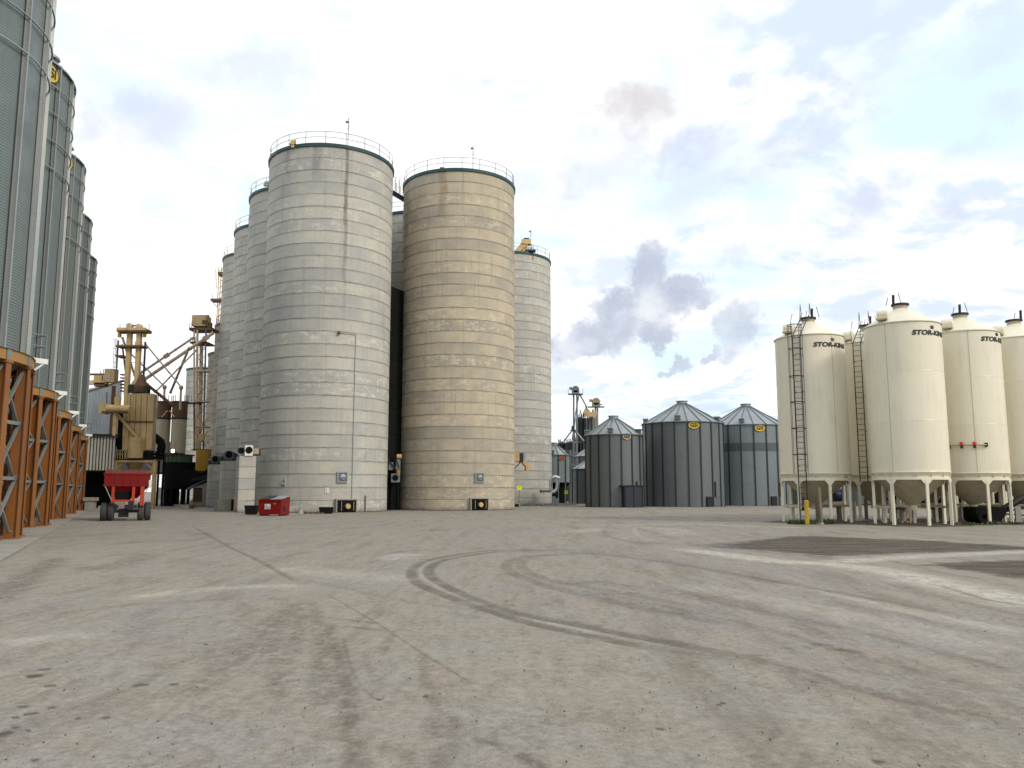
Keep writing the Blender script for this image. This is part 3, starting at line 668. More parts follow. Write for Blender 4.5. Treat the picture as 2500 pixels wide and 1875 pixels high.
def opening(t, C, px0, px1, py0, py1):
    a0, zt = surf(C, SR, px0, py0); a1, _ = surf(C, SR, px1, py0); a = (a0+a1)/2; w = 2*SR*sin(abs(a1-a0)/2)
    h = zt
    back = MB().box((0, -.06, h/2), (w, .30, h)); o = on_wall(back, 'outlet_recess', M_void, t, SR, a, 0)
    fr = MB(); fr.box((-w/2-.05, -.12, h/2), (.10, .34, h)); fr.box((w/2+.05, -.12, h/2), (.10, .34, h)); fr.box((0, -.12, h+.05), (w+.2, .34, .10))
    on_wall(fr, 'outlet_surround', M_pier, t, SR, a, 0)
    b = MB(); b.lathe([(.01, 0), (.20, 0), (.22, .05), (.22, .2), (.19, .25), (.01, .25)], 18).shift(Matrix.Rotation(pi/2, 4, 'X'))
    b.build('outlet_flange', M_grain, o, (w*.05, -.2, h*.48))
    r = MB()
    for x in (-.3, .42): r.box((x*w*.9, -.26, h*.5), (.03, .03, h*.75))
    r.build('guide_rod', M_grain, o)
opening(silo1, S1, 820, 866, 1221, 1250); opening(siloR, RR1, 1148, 1188, 1218, 1246)
def plate10():
    a, z = surf(S1, SR, 692, 1178); p = MB().box((0, -.02, 0), (.36, .04, .58)); t = on_wall(p, 'number_plate', M_white, None, SR+.02, a, z)
    t.location = (S1[0]+t.location.x, S1[1]+t.location.y, z); tag(t, 'small white plate with the number 10 on the front silo', 'sign')
    inst('numeral', text_mesh('10', .44, M_ink, .004, .014, sx=.8), t, (0, -.045, .09))
    MB().box((0, 0, 0), (.36, .012, .17)).build('lower_strip', M_ink, t, (0, -.048, -.205))
    inst('small_lettering', text_mesh('LB21', .13, M_white, .003), t, (0, -.06, -.205))
    a, z = surf(S1, SR, 798.5, 1197.5); q = on_wall(MB().box((0, -.02, 0), (.28, .03, .42)), 'notice_board', M_white, None, SR+.01, a, z)
    q.location = (S1[0]+q.location.x, S1[1]+q.location.y, z); tag(q, 'blank white notice fixed left of the outlet on the front silo', 'sign')
    MB().box((0, 0, 0), (.05, .01, .36)).build('fold', M_galroof, q, (-.03, -.04, 0))
plate10()
def conduit():
    a0, z0 = surf(S1, SR, 827, 813); a1, z1 = surf(S1, SR, 868, 818); a2, z2 = surf(S1, SR, 857, 1219)
    t = thing('wall_lamp', 'round lamp and thin conduit running down the front silo', 'lamp', (S1[0], S1[1], 0))
    R = SR+.05; pts = [(R*cos(a0+(a1-a0)*k/6), R*sin(a0+(a1-a0)*k/6), z0) for k in range(7)]+[(R*cos(a1), R*sin(a1), z) for z in np.linspace(z0-.1, z2, 5)]
    MB().poly(pts, .028, 5).build('conduit', M_galroof, t)
    m = MB().lathe([(.01, 0), (.12, .02), (.15, .12), (.1, .2), (.01, .22)], 14).shift(Matrix.Rotation(pi/2, 4, 'X'))
    on_wall(m, 'lamp_housing', M_brown, t, SR+.05, a0, z0)
    a, z = surf(S1, SR, 890, 1230); s = thing('standpipe', 'short rusty pipe standing against the front silo near the gap', 'pipe', (S1[0]+5.6*cos(a), S1[1]+5.6*sin(a), 0))
    MB().tube((0, 0, 0), (0, 0, 1.25), .05, 8).build('pipe', M_wood, s); MB().lathe([(.05, 0), (.02, .12), (.001, .14)], 8, (0, 0, 1.25)).build('pipe_cap', M_wood, s)
conduit()
def mast(C, px, H, h, label):
    a, _ = surf(C, SR, px, 420); t = thing('antenna_mast', label, 'mast', (C[0]+(SR-.05)*cos(a), C[1]+(SR-.05)*sin(a), H))
    MB().tube((0, 0, 0), (0, 0, h), .03, 6).build('pole', M_rail, t)
    MB().box((-.12, 0, h-.35), (.22, .12, .14)).bar((-.1, 0, h-.9), (0, 0, h-1.05), .03).build('camera', M_rail, t)
    MB().poly([(.02, 0, h-.3), (.16, 0, h-.5), (.05, 0, h-.85)], .012, 4).build('cable', M_rail, t)
mast(S1, 848, 30.8, 2.6, 'thin mast with a camera on the rim of the number 10 silo')
mast(RR1, 1155, 31.5, 2.5, 'thin mast with a camera on the rim of the tan silo')
mast(RR3, 1296, 31.1, 3.2, 'thin mast on the rim of the pale silo behind')
def vent_hood(C, H, px, py, label, mat):
    r = ray(px, py); D = hypot(*C); az = atan2(r.x, r.y); k = D-4.4
    t = thing('vent_hood', label, 'vent', (k*sin(az), k*cos(az), H-.05)); t.scale = (.72, .72, .72)
    MB().box((0, 0, .3), (.34, .34, .6)).build('duct', mat, t)
    m = MB(); m.lathe([(.30, -.25), (.30, .25)], 14, smooth=True).shift(Matrix.Translation((0, 0, .72)) @ Matrix.Rotation(pi/2, 4, 'Y'))
    m.plate([(.3*cos(x*pi/8), .72+.3*sin(x*pi/8)) for x in range(-3, 13)], .01, 'x'); m.build('hood', mat, t)
    MB().plate([(-.3, .62), (.3, .62), (.42, .40), (-.42, .40)], .5, 'y').build('skirt', mat, t)
vent_hood(S1, 30.7, 716, 350, 'tan gooseneck vent on the roof of the number 10 silo', M_tan)
vent_hood(RR1, 31.4, 1079, 398, 'brown vent standing on the roof of the tan silo', M_brown)
vent_hood(S2, 30.7, 651, 462, 'grey vent on the roof of the second silo of the left row', M_galroof)

# walkway between the two front silos
def walkway():
    a = Vector((S1[0]+4.6, S1[1]+3.4, 30.6)); b = Vector((RR1[0]-4.9, RR1[1]-1.8, 30.9))
    a = at(958, 425, 77.2); b = at(985, 420, 79.0); a.z = b.z = 30.4
    d = (b-a); L = d.length; t = thing('catwalk', 'grey steel catwalk bridging the tops of the two front silos', 'walkway', a, atan2(d.y, d.x))
    MB().box((L/2, 0, 0), (L+1.6, .8, .05)).build('deck', M_rail, t)
    for y in (-.4, .4):
        for z in (.35, .7, 1.1, 1.45): MB().bar((-.8, y, z), (L+.8, y, z), .022).build('guard_rail', M_rail, t)
        for k in range(6): MB().bar((-.8+k*(L+1.6)/5, y, 0), (-.8+k*(L+1.6)/5, y, 1.45), .04).build('rail_post', M_rail, t)
walkway()

# aeration fans on concrete ducts beside the left row
MCB = concrete('duct_block_concrete', C_GREY, C_WARM, None, 1.07)
def duct_block(k, label, flabel, boxy):
    base = Vector((-21.75, 67.8, 0))+Vector((-5.03, 10.55, 0))*k
    t = thing('duct_block', label, 'concrete duct', base, ROW, 'concrete air ducts beside the silos')
    for j in range(5):
        h = .9; MB().box((.1, .3, .45), (1.3, 2.0, .885)).build('concrete_lift', MCB, t, (0, 0, j*h))
    f = thing('aeration_fan', flabel, 'fan', base+Vector((0, 0, 4.52)), ROW, 'aeration fans on the air ducts')
    if boxy:
        fb = MB(); fb.box((.15, -.55, .42), (.62, .5, .84)).build('fan_housing', M_white, f)
        q = MB().lathe([(.001, 0), (.27, 0), (.28, -.03)], 20).shift(Matrix.Rotation(-pi/2, 4, 'X')); q.build('fan_inlet', M_void, f, (.15, -.815, .46))
        MB().box((-.42, -.2, .42), (.40, .5, .78)).build('second_housing', M_galpale, f)
        MB().lathe([(.001, 0), (.25, 0), (.26, -.03)], 20).shift(Matrix.Rotation(-pi/2, 4, 'X')).build('fan_inlet', M_void, f, (-.42, -.46, .42))
        MB().box((.80, 0, .12), (.7, .7, .10)).build('base_frame', M_black, f); MB().tube((1.1, 0, .1), (1.1, 0, .55), .11, 10).build('motor', M_brown, f)
        MB().box((.75, 0, .4), (.5, .4, .45)).build('transition_duct', M_creamt, f)
    else:
        m = MB(); m.lathe([(.01, -.22), (.46, -.22), (.48, -.18), (.48, .18), (.46, .22), (.01, .22)], 24).shift(Matrix.Rotation(pi/2, 4, 'X')); m.build('scroll_housing', M_gal2, f, (0, -.3, .5))
        MB().lathe([(.001, 0), (.25, 0), (.30, -.05), (.32, .03)], 20).shift(Matrix.Rotation(-pi/2, 4, 'X')).build('fan_inlet', M_void, f, (.02, -.57, .55))
        MB().plate([(.2, .95), (.95, .55), (1.05, .30), (.9, .1), (.1, .1)], .4, 'y').build('outlet_duct', M_dsteel, f, (0, -.25, 0))
        MB().box((0, -.2, .05), (1.3, .7, .1)).build('base_frame', M_black, f)
        MB().lathe([(.01, 0), (.2, 0), (.2, .4), (.01, .4)], 12).shift(Matrix.Rotation(-pi/2, 4, 'Y')).build('motor', M_gal2, f, (-.3, -.1, .4))
duct_block(0, 'nearest square concrete air duct at the left foot of the number 10 silo', 'white box fan on the nearest concrete duct', True)
duct_block(1, 'second square concrete air duct from the dumpster', 'grey centrifugal fan on the second duct from the dumpster', False)
duct_block(2, 'third square concrete air duct from the dumpster', 'grey centrifugal fan on the third duct from the dumpster', False)
duct_block(3, 'farthest square concrete air duct beside the black doorway', 'grey centrifugal fan farthest to the left, beside the yellow tank', False)
def gap_fan():
    t = thing('gap_fan', 'white fan unit with a round black inlet hung in the dark gap between the silos', 'fan', at(966, 1167, 75.5), .1)
    MB().box((0, 0, 0), (.78, .6, .78)).build('fan_housing', M_galpale, t)
    MB().lathe([(.001, 0), (.27, 0), (.28, -.03)], 20).shift(Matrix.Rotation(-pi/2, 4, 'X')).build('fan_inlet', M_void, t, (-.02, -.31, .02))
    MB().lathe([(.01, -.2), (.2, -.15), (.2, .15), (.01, .2)], 12).build('motor', M_ringor, t, (.22, 0, .55))
    m = MB(); m.bar((.3, .1, -.4), (.3, .1, -3.9), .12); m.bar((-.3, .1, -.4), (-.3, .1, -3.9), .12); m.build('support_leg', M_void, t)
    u = thing('duct_cluster', 'tangle of pale ducts and an orange motor above the fan in the dark gap', 'ductwork', at(964, 1134, 75.7), .1)
    MB().box((.3, 0, 0), (.4, .5, .9)).build('housing', M_galpale, u); MB().box((-.35, 0, -.15), (.4, .45, .7)).build('side_housing', M_galpale, u)
    MB().bar((-.7, -.25, .6), (.0, -.25, -.4), .14).bar((.1, -.3, .5), (.4, -.3, -.3), .1).build('slanted_duct', M_black, u)
    MB().lathe([(.01, -.25), (.22, -.2), (.22, .2), (.01, .25)], 12).shift(Matrix.Rotation(pi/2, 4, 'Y')).build('motor', M_tan, u, (.38, -.1, .72))
    m = MB(); m.bar((.35, .2, -.45), (.35, .2, -5.0), .12); m.bar((-.35, .2, -.45), (-.35, .2, -5.0), .12); m.build('support_leg', M_void, u)
gap_fan()

# things at the foot of the silos
def dumpster():
    p = G(662, 1259); t = thing('dumpster', 'red steel dumpster with a half open dark lid in front of the grey silo', 'dumpster', (p.x, p.y+.7, 0), R_(-10))
    w, d, h = 1.62, 1.35, 1.05
    m = MB(); m.add([(-w/2, -d/2, .08), (w/2, -d/2, .08), (w/2, d/2, .08), (-w/2, d/2, .08), (-w/2-.03, -d/2-.03, h), (w/2+.03, -d/2-.03, h), (w/2+.03, d/2, h+.22), (-w/2-.03, d/2, h+.22)],
        [(0,3,2,1),(0,1,5,4),(1,2,6,5),(2,3,7,6),(3,0,4,7)]); m.build('bin_body', M_red, t)
    for x in (-w/2+.1, w/2-.1): MB().box((x, 0, .04), (.1, d, .08)).build('skid', M_black, t)
    MB().box((0, -d/2-.05, h), (w+.1, .07, .07)).build('front_lip', M_red, t)
    lid = MB(); lid.plate([(-d/2, h+.02), (0, h+.12), (d/2, h+.27), (d/2, h+.30), (0, h+.16), (-d/2, h+.06)], w/2-.02, 'x'); lid.build('lid', M_black, t, (-w/4, 0, .02))
    lid2 = MB(); lid2.plate([(-d/2, h+.02), (0, h+.10), (d/2, h+.25), (d/2, h+.28), (0, h+.14), (-d/2, h+.06)], w/2-.02, 'x'); lid2.build('lid', M_galroof, t, (w/4, 0, .03))
    MB().box((w/2+.07, -.1, .55), (.08, .25, .35)).build('fork_pocket', M_redp, t); MB().box((w/2+.11, -.1, .5), (.05, .12, .2)).build('latch', M_black, t)
    s = MB().box((-.16, -d/2-.035, .62), (.42, .012, .36)).build('notice', M_white, t)
    inst('notice_print', text_mesh('J', .22, M_red, .002, .006), s, (-.26, -d/2-.048, .70))
    for k in range(4): MB().box((-.14, -d/2-.044, .60-k*.045), (.32, .004, .014)).build('print_line', M_redp, s)
    MB().box((.36, -d/2-.035, .83), (.20, .012, .12)).build('small_notice', M_galpale, t)
dumpster()
def skip(px0, px1, pyb, h, label, nm='open_bin'):
    a, b = G(px0, pyb), G(px1, pyb); w = (b-a).length; t = thing(nm, label, 'bin', ((a.x+b.x)/2, a.y+.4, 0), .08)
    m = MB(); d = .8
    m.add([(-w/2+.08, -d/2, 0), (w/2-.08, -d/2, 0), (w/2-.08, d/2, 0), (-w/2+.08, d/2, 0), (-w/2, -d/2, h), (w/2, -d/2, h), (w/2, d/2, h), (-w/2, d/2, h)], [(0,3,2,1),(0,1,5,4),(1,2,6,5),(2,3,7,6),(3,0,4,7)])
    m.build('bin_body', M_void, t); q = MB()
    for y in (-d/2, d/2): q.bar((-w/2-.03, y, h), (w/2+.03, y, h), .05)
    for x in (-w/2, w/2): q.bar((x, -d/2, h), (x, d/2, h), .05)
    q.build('bin_rim', M_black, t)
skip(595, 624, 1256, .62, 'low black bin left of the red dumpster'); skip(777, 810, 1254, .46, 'low black bin right of the dumpster, near the outlet')
def small_stuff():
    p = G(732, 1255); t = thing('salt_heap', 'small pale cone of spilled grain at the silo foot', 'heap', (p.x, p.y+.2, 0))
    MB().lathe([(.24, 0), (.20, .12), (.08, .35), (.05, .62), (.001, .66)], 12).build('cone', M_pier, t)
    for k in range(4): MB().box((.35+.4*k, .12, .05), (.3, .12, .1), .3*k).build('spill', M_brown, t)
    p = G(575, 1248); t = thing('bollard', 'scuffed yellow bollard beside the concrete ducts', 'bollard', (p.x, p.y, 0), 0, 'yellow bollards')
    MB().tube((0, 0, 0), (0, 0, 1.28), .17, 14).build('post', M_yellow, t); MB().lathe([(.17, 0), (.12, .07), (.001, .09)], 14, (0, 0, 1.28)).build('post_cap', M_yellow, t)
    MB().tube((.34, .1, 0), (.34, .1, 1.15), .05, 8).build('guard_post', M_brown, t)
    p = G(540, 1247); t = thing('footing_block', 'dirty low concrete block with a dark pit beside the yellow bollard', 'concrete block', (p.x, p.y+.6, 0), ROW)
    MB().box((0, 0, .5), (1.5, 1.2, 1.0)).build('block', M_pier, t); MB().box((.8, -.56, .5), (.5, .2, .95)).build('pit_mouth', M_void, t)
    a = G(1262, 1238)
    t = thing('kerb_box', 'small dark concrete box at the foot of the tan silo', 'concrete block', (a.x, a.y, 0)); MB().box((0, 0, .22), (.7, .6, .44)).build('block', M_pier, t); MB().box((0, -.31, .2), (.4, .02, .25)).build('slot', M_void, t)
small_stuff()

# far right silo: duct loop, conveyor, spout, signs
def roof_conveyor():
    t = thing('roof_conveyor', 'tan inclined conveyor and drive on the roof of the pale silo', 'conveyor', at(1278, 630, 100.5))
    o = Vector(t.location)
    P = lambda px, py: at(px, py, 100.5)-o
    MB().bar(P(1252, 628), P(1281, 594), .75, .6).build('conveyor_trunk', M_tan, t)
    MB().bar(P(1281, 592), P(1284, 632), .7, .7).build('support_column', M_tan, t); MB().box(P(1284, 592), (1.2, .9, .6)).build('head_box', M_tan, t)
    MB().box(P(1285, 589), (.7, .6, .7)).build('motor', M_black, t)
    MB().box(P(1295, 613), (1.3, 1.1, .12)).build('platform', M_rail, t)
    for px in (1287, 1291, 1298, 1302): MB().bar(P(px, 598), P(px, 634), .06).build('platform_post', M_rail, t)
    for py in (598, 605): MB().bar(P(1287, py), P(1302, py), .05).build('guard_rail', M_rail, t)
    MB().box(P(1291, 612), (.6, .5, .3)).build('gearbox', M_orr, t)
roof_conveyor()
def truck_spout():
    o = at(1268, 1150, 84.5); t = thing('loading_spout', 'tan loading spout curving out from behind the tan silo', 'spout', o)
    P = lambda px, py, d=0: at(px, py, 84.5+d)-o
    MB().plate([(P(x, y).x, P(x, y).z) for x, y in [(1272,1128),(1280,1124),(1286,1130),(1292,1136),(1297,1142),(1293,1148),(1284,1150),(1281,1149),(1281,1140),(1276,1133)]], .55, 'y').build('spout_chute', M_tan, t)
    MB().plate([(P(x, y).x, P(x, y).z) for x, y in [(1270,1128),(1274,1127),(1284,1139),(1285,1149),(1281,1149),(1281,1140)]], .62, 'y').build('spout_cheek', M_brown, t)
    MB().box(P(1256, 1114), (1.0, .8, 1.0)).build('conveyor_trunk', M_tan, t)
    MB().box(P(1272, 1118), (.5, .6, .9)).build('drive_unit', M_dsteel, t)
    for px in (1264, 1267, 1272, 1277, 1281): MB().bar(P(px, 1106), P(px, 1127), .045).build('cage_bar', M_rail, t)
    for py in (1106, 1116, 1127): MB().bar(P(1262, py), P(1281, py), .04).build('guard_rail', M_rail, t)
    MB().bar(P(1272, 1127), P(1254, 1146), .1).build('strut', M_rail, t)
truck_spout()
def hv_sign(px, py0, py1, pyb, Y, w, label, ry):
    a = at(px, (py0+py1)/2, Y); t = thing('warning_sign', label, 'sign', (a.x, Y, 0), ry, 'small yellow warning signs'); h = at(px, py0, Y).z-at(px, py1, Y).z; z = a.z
    MB().tube((0, .04, 0), (0, .04, z+h*.4), .03, 6).build('post', M_wood, t)
    o = [(-w/2+.06, z-h/2), (w/2-.06, z-h/2), (w/2, z-h/2+.06), (w/2, z+h/2-.06), (w/2-.06, z+h/2), (-w/2+.06, z+h/2), (-w/2, z+h/2-.06), (-w/2, z-h/2+.06)]
    MB().plate(o, .02, 'y').build('sign_panel', M_hiviz, t)
    for x, q in ((-.08, .6), (.0, .8), (.09, .6)): MB().box((x, -.014, z+h*.12), (.015, .008, h*.5*q)).build('mark', M_ink, t)
hv_sign(1268, 1186, 1196.5, 1232, 92, .54, 'square yellow sign on a post in front of the pale rear silo', 0)
hv_sign(1382.5, 1197, 1206, 1232, 96, .42, 'small tilted yellow sign in front of the dark legs of the hopper bin', .5)
def duct_loop():
    o = at(1345, 1200, 99); t = thing('duct_loop', 'shiny looped galvanised duct at the right foot of the pale silo', 'duct', o)
    P = lambda px, py, d=0: at(px, py, 99+d)-o
    MB().poly([P(1345, 1196), P(1344.5, 1185), P(1345, 1172), P(1348, 1166), P(1355, 1164), P(1362, 1166), P(1366, 1168)], .21, 12).build('outer_duct', M_duct, t)
    MB().poly([P(1359, 1167), P(1361, 1175), P(1361, 1188), P(1358, 1196), P(1352, 1200), P(1346, 1202)], .21, 12).build('return_duct', M_duct, t)
    MB().bar(P(1321, 1199.5), P(1345, 1199.5), .36, .28).build('feed_duct', M_galpale, t); MB().box(P(1320, 1200), (.2, .5, .4)).build('flange', M_gal2, t)
    MB().bar(P(1327, 1203), (P(1327, 1203).x, 0, -o.z), .07).build('prop', M_white, t)
    m = MB()
    for px, py in ((1352, 1212), (1360, 1216)): m.bar(P(px, py), (P(px, py).x, 0, -o.z), .35, .5)
    m.build('fan_stand', M_galroof, t)
duct_loop()
def far_kerb():
    a, b = G(1290, 1234.5), G(1405, 1232.5); m = MB().box((0, 0, .1), ((b-a).length, .35, .24)); o = m.build('low_kerb', M_pier, None, (a+b)/2, atan2(b.y-a.y, b.x-a.x)); tag(o, 'low concrete kerb running from the pale silo to the steel bins', 'kerb')
far_kerb()

# ============================================================ TALL STEEL HOPPER BINS (left row)
BC2 = Vector((-26.75, 38.4, 0)); BSTEP = Vector((-5.02, 10.87, 0))*.995
def logo(R, col, w, h, z, ang, parent, mat_ink=M_ink, two=True):
    n = 28; m = MB()
    def pt(u, v, r): a = u/R; return (r*cos(a), r*sin(a), v)
    for (sx, rr, mt, nm) in ((1.0, R+.07, mat_ink, 'logo_border'), (.90, R+.082, col, 'logo_plate')):
        m = MB(); o = [pt(w/2*sx*cos(2*pi*k/n), h/2*sx*sin(2*pi*k/n), rr) for k in range(n)]; i = [pt(w/2*sx*cos(2*pi*k/n), h/2*sx*sin(2*pi*k/n), rr-.03) for k in range(n)]
        m.add(o+i, [tuple(range(n)), tuple(range(2*n-1, n-1, -1))]+[(k, n+k, n+(k+1) % n, (k+1) % n) for k in range(n)]); m.build(nm, mt, parent, (0, 0, z), ang)
    me = text_mesh('GSI', h*.70, mat_ink, .006, .010*h, sx=.95, bend=R+.10); inst('logo_lettering', me, parent, (0, 0, z+.01), ang)
def steel_bin():
    R, z0, z1, nb = 4.57, 6.42, 22.3, 20; RB = 4.72
    t = thing('hopper_bin', '', 'grain bin', (0, 0, 0), ROW, 'tall steel hopper bins on orange legs')
    # one bay of corrugated sheet
    pitch = .1016; nrow = int((z1-z0)/pitch*4); cols = 5; prof = [0, .009, 0, -.009]
    vs, fs = [], []
    for i in range(nrow+1):
        z = z0+(z1-z0)*i/nrow; r = R+prof[i % 4]*1.0
        for j in range(cols+1):
            a = -pi/nb+2*pi/nb*j/cols; vs.append((r*cos(a), r*sin(a), z))
    fs = [(i*(cols+1)+j, i*(cols+1)+j+1, (i+1)*(cols+1)+j+1, (i+1)*(cols+1)+j) for i in range(nrow) for j in range(cols)]
    bay = MB().add(vs, fs, True).mesh('wall_sheet', M_gal)
    st = MB(); st.box((R+.075, 0, (z0+z1)/2), (.15, .075, z1-z0)); st.box((R+.015, -.085, (z0+z1)/2), (.03, .09, z1-z0)); st.box((R+.015, .085, (z0+z1)/2), (.03, .09, z1-z0))
    seam = MB().box((R+.004, -.15, (z0+z1)/2), (.02, .045, z1-z0)); seam.box((R+.004, .15, (z0+z1)/2), (.02, .03, z1-z0)); shade_mesh = seam.mesh('shade_strip', M_stiffd)  # dark strips paint the shade line along both sides of each stiffener
    stm = st.mesh('stiffener', M_stiff)
    # leg: wide flange section, outer flange catches the light
    lg = MB(); lg.box((RB+.17, 0, z0/2-.2), (.035, .26, z0-.45)); lg.box((RB-.17, 0, z0/2-.2), (.035, .26, z0-.45)); lg.box((RB, 0, z0/2-.2), (.31, .03, z0-.45))
    lg.box((RB, 0, .06), (.55, .4, .05)); lg.box((RB+.06, 0, z0-.42), (.32, .36, .10))
    lgm = lg.mesh('leg', M_orange)
    def q(a, z, r=RB): return (r*cos(a), r*sin(a), z)
    lv = [.25, 2.15, 4.05, 5.95]; da = pi/nb
    bms = []
    for i in range(3):
        m = MB(); m.bar(q(-da, lv[i]), q(da, lv[i+1]), .10, .07); m.bar(q(-da, lv[i+1], RB-.1), q(da, lv[i], RB-.1), .10, .07); bms.append(m.mesh('cross_brace', M_brace))
    sts = [MB().bar(q(-da, z), q(da, z), .12, .12).mesh('strut', M_brace) for z in (2.1, 4.0)]
    rb = MB().lathe([(RB+.14, z0-.36), (RB+.14, z0), ], 6, a0=-da, a1=da); rb.lathe([(RB-.2, z0+.0), (RB+.20, z0+.004)], 6, a0=-da, a1=da); rb.lathe([(RB+.20, z0-.38), (RB-.2, z0-.376)], 6, a0=-da, a1=da)
    rbm = rb.mesh('ring_beam', M_ringor)
    spl = MB().box((RB+.155, 0, z0-.18), (.03, .22, .36)).mesh('splice_plate', M_brace)
    for k in range(nb):
        inst('wall_sheet', bay, t, rz=2*pi*k/nb); a = 2*pi*(k+.5)/nb
        inst('stiffener', stm, t, rz=a); inst('shade_strip', shade_mesh, t, rz=a); inst('leg', lgm, t, rz=a)
        s = inst('ring_beam', rbm, t, rz=2*pi*k/nb); inst('splice_plate', spl, t, rz=a)
        if k % 2 == 0 or True:
            for m_ in bms: inst('cross_brace', m_, t, rz=2*pi*k/nb)
            for m_ in sts: inst('strut', m_, t, rz=2*pi*k/nb)
    for z in (17.0, 18.35, 19.7, 21.05, 22.2): MB().poly(oval_ring(80, R+.13, z), .035, 6, False).build('wind_ring', M_stiff, t)
    MB().lathe([(R-.05, z0-.05), (.5, 1.9), (.45, 1.5)], 40).build('hopper', M_gal2, t)
    MB().lathe([(R+.10, z1-.06), (R+.10, z1+.02), (.6, z1+2.3), (.6, z1+2.6), (.01, z1+2.65)], 40).build('roof', M_galroof, t)
    for k in range(5):
        a = 2*pi*(k+.3)/5+R_(-40)
        m = MB(); m.lathe([(.20, 0), (.20, .4)], 12); m.lathe([(.42, .34), (.38, .46), (.2, .6), (.01, .64)], 16); m.lathe([(.42, .34), (.2, .4)], 16)
        m.build('roof_vent', M_galroof, t, ((R-.75)*cos(a), (R-.75)*sin(a), z1+.35))
    # small service platform on the yard side
    a = R_(34)
    p = MB(); p.box((R+.62, 0, 6.75), (1.15, .9, .10)); pl = p.build('service_platform', M_white, t, rz=a)
    MB().box((R+.7, -.46, 6.75), (1.1, .04, .2)).build('toe_board', M_white, pl); MB().bar((R+1.15, .42, 6.7), (R+.2, .42, 5.9), .07).bar((R+1.15, -.42, 6.7), (R+.2, -.42, 5.9), .07).build('platform_bracket', M_white, pl)
    r = MB()
    for y in (-.43, .43):
        r.bar((R+1.15, y, 6.8), (R+1.15, y, 7.8), .04); r.bar((R+.1, y, 7.8), (R+1.15, y, 7.8), .04); r.bar((R+.1, y, 7.35), (R+1.15, y, 7.35), .04)
    for z in (7.35, 7.8): r.bar((R+1.15, -.43, z), (R+1.15, .43, z), .04)
    r.build('handrail', M_galpale, pl)
    for k, mm in enumerate([(2, 1.4), (3, 2.2), (3.4, .6)]): pass
    MB().box((-.6, .2, 2.5), (3.0, 4.6, 5.0)).build('dark_filler_box', M_void, t)  # near-black box added to darken the inside of the leg frame
    MB().box((2.2, 0, 1.1), (.9, 1.1, .9)).bar((0, 0, 1.0), (-3.2, 0, .5), .4).build('discharge_conveyor', M_dsteel, t)
    return t
hb = steel_bin()
hlabels = ['nearest galvanised hopper bin, cut off by the left edge of the photo', 'second galvanised hopper bin from the front, with a large yellow oval logo at its eave',
    'third galvanised hopper bin from the front, in the middle of the row', 'fourth galvanised hopper bin from the front, between its taller-looking neighbours', 'farthest galvanised hopper bin of the row, next to the grey shed']
logo_l = MB()
bins = [hb]
for k in range(1, 5): bins.append(copy_tree(hb))
for k, b in enumerate(bins):
    b.location = BC2+BSTEP*(k-1); b['label'] = hlabels[k]; b.rotation_euler = (0, 0, ROW)
    if k == 0: b.location = BC2-BSTEP*.985
for k in (1, 2, 3, 4): logo(4.57, M_logo, 1.35, .95, 21.62, R_(-36), bins[k])
# bits standing between the orange legs
def under_bin_gear():
    for k, (px, py, lab) in enumerate([(47, 1290, 'pale conveyor foot between the first two orange leg frames'), (100, 1284, 'low galvanised box under the second hopper bin')]):
        p = G(px, py); t = thing('conveyor_foot', lab, 'conveyor part', (p.x-1.2, p.y+.6, 0), ROW)
        MB().box((0, 0, .18), (1.0, .8, .36)).build('casing', M_pier, t); MB().bar((0, 0, .3), (-1.5, .6, 1.6), .3).build('chute', M_galroof, t)
    t = thing('dark_backing_wall', 'near-black ribbed backing that darkens the view behind the orange legs', 'wall', BC2+BSTEP*1-Vector((7.5, 2, 0)), ROW)
    for k in range(34): MB().box((0, -17+k*1.85, 3.2), (.06+(k % 2)*.04, 1.8, 6.4)).build('wall_panel', M_void, t)  # near-black backing, the shade behind the legs is put into its colour
under_bin_gear()

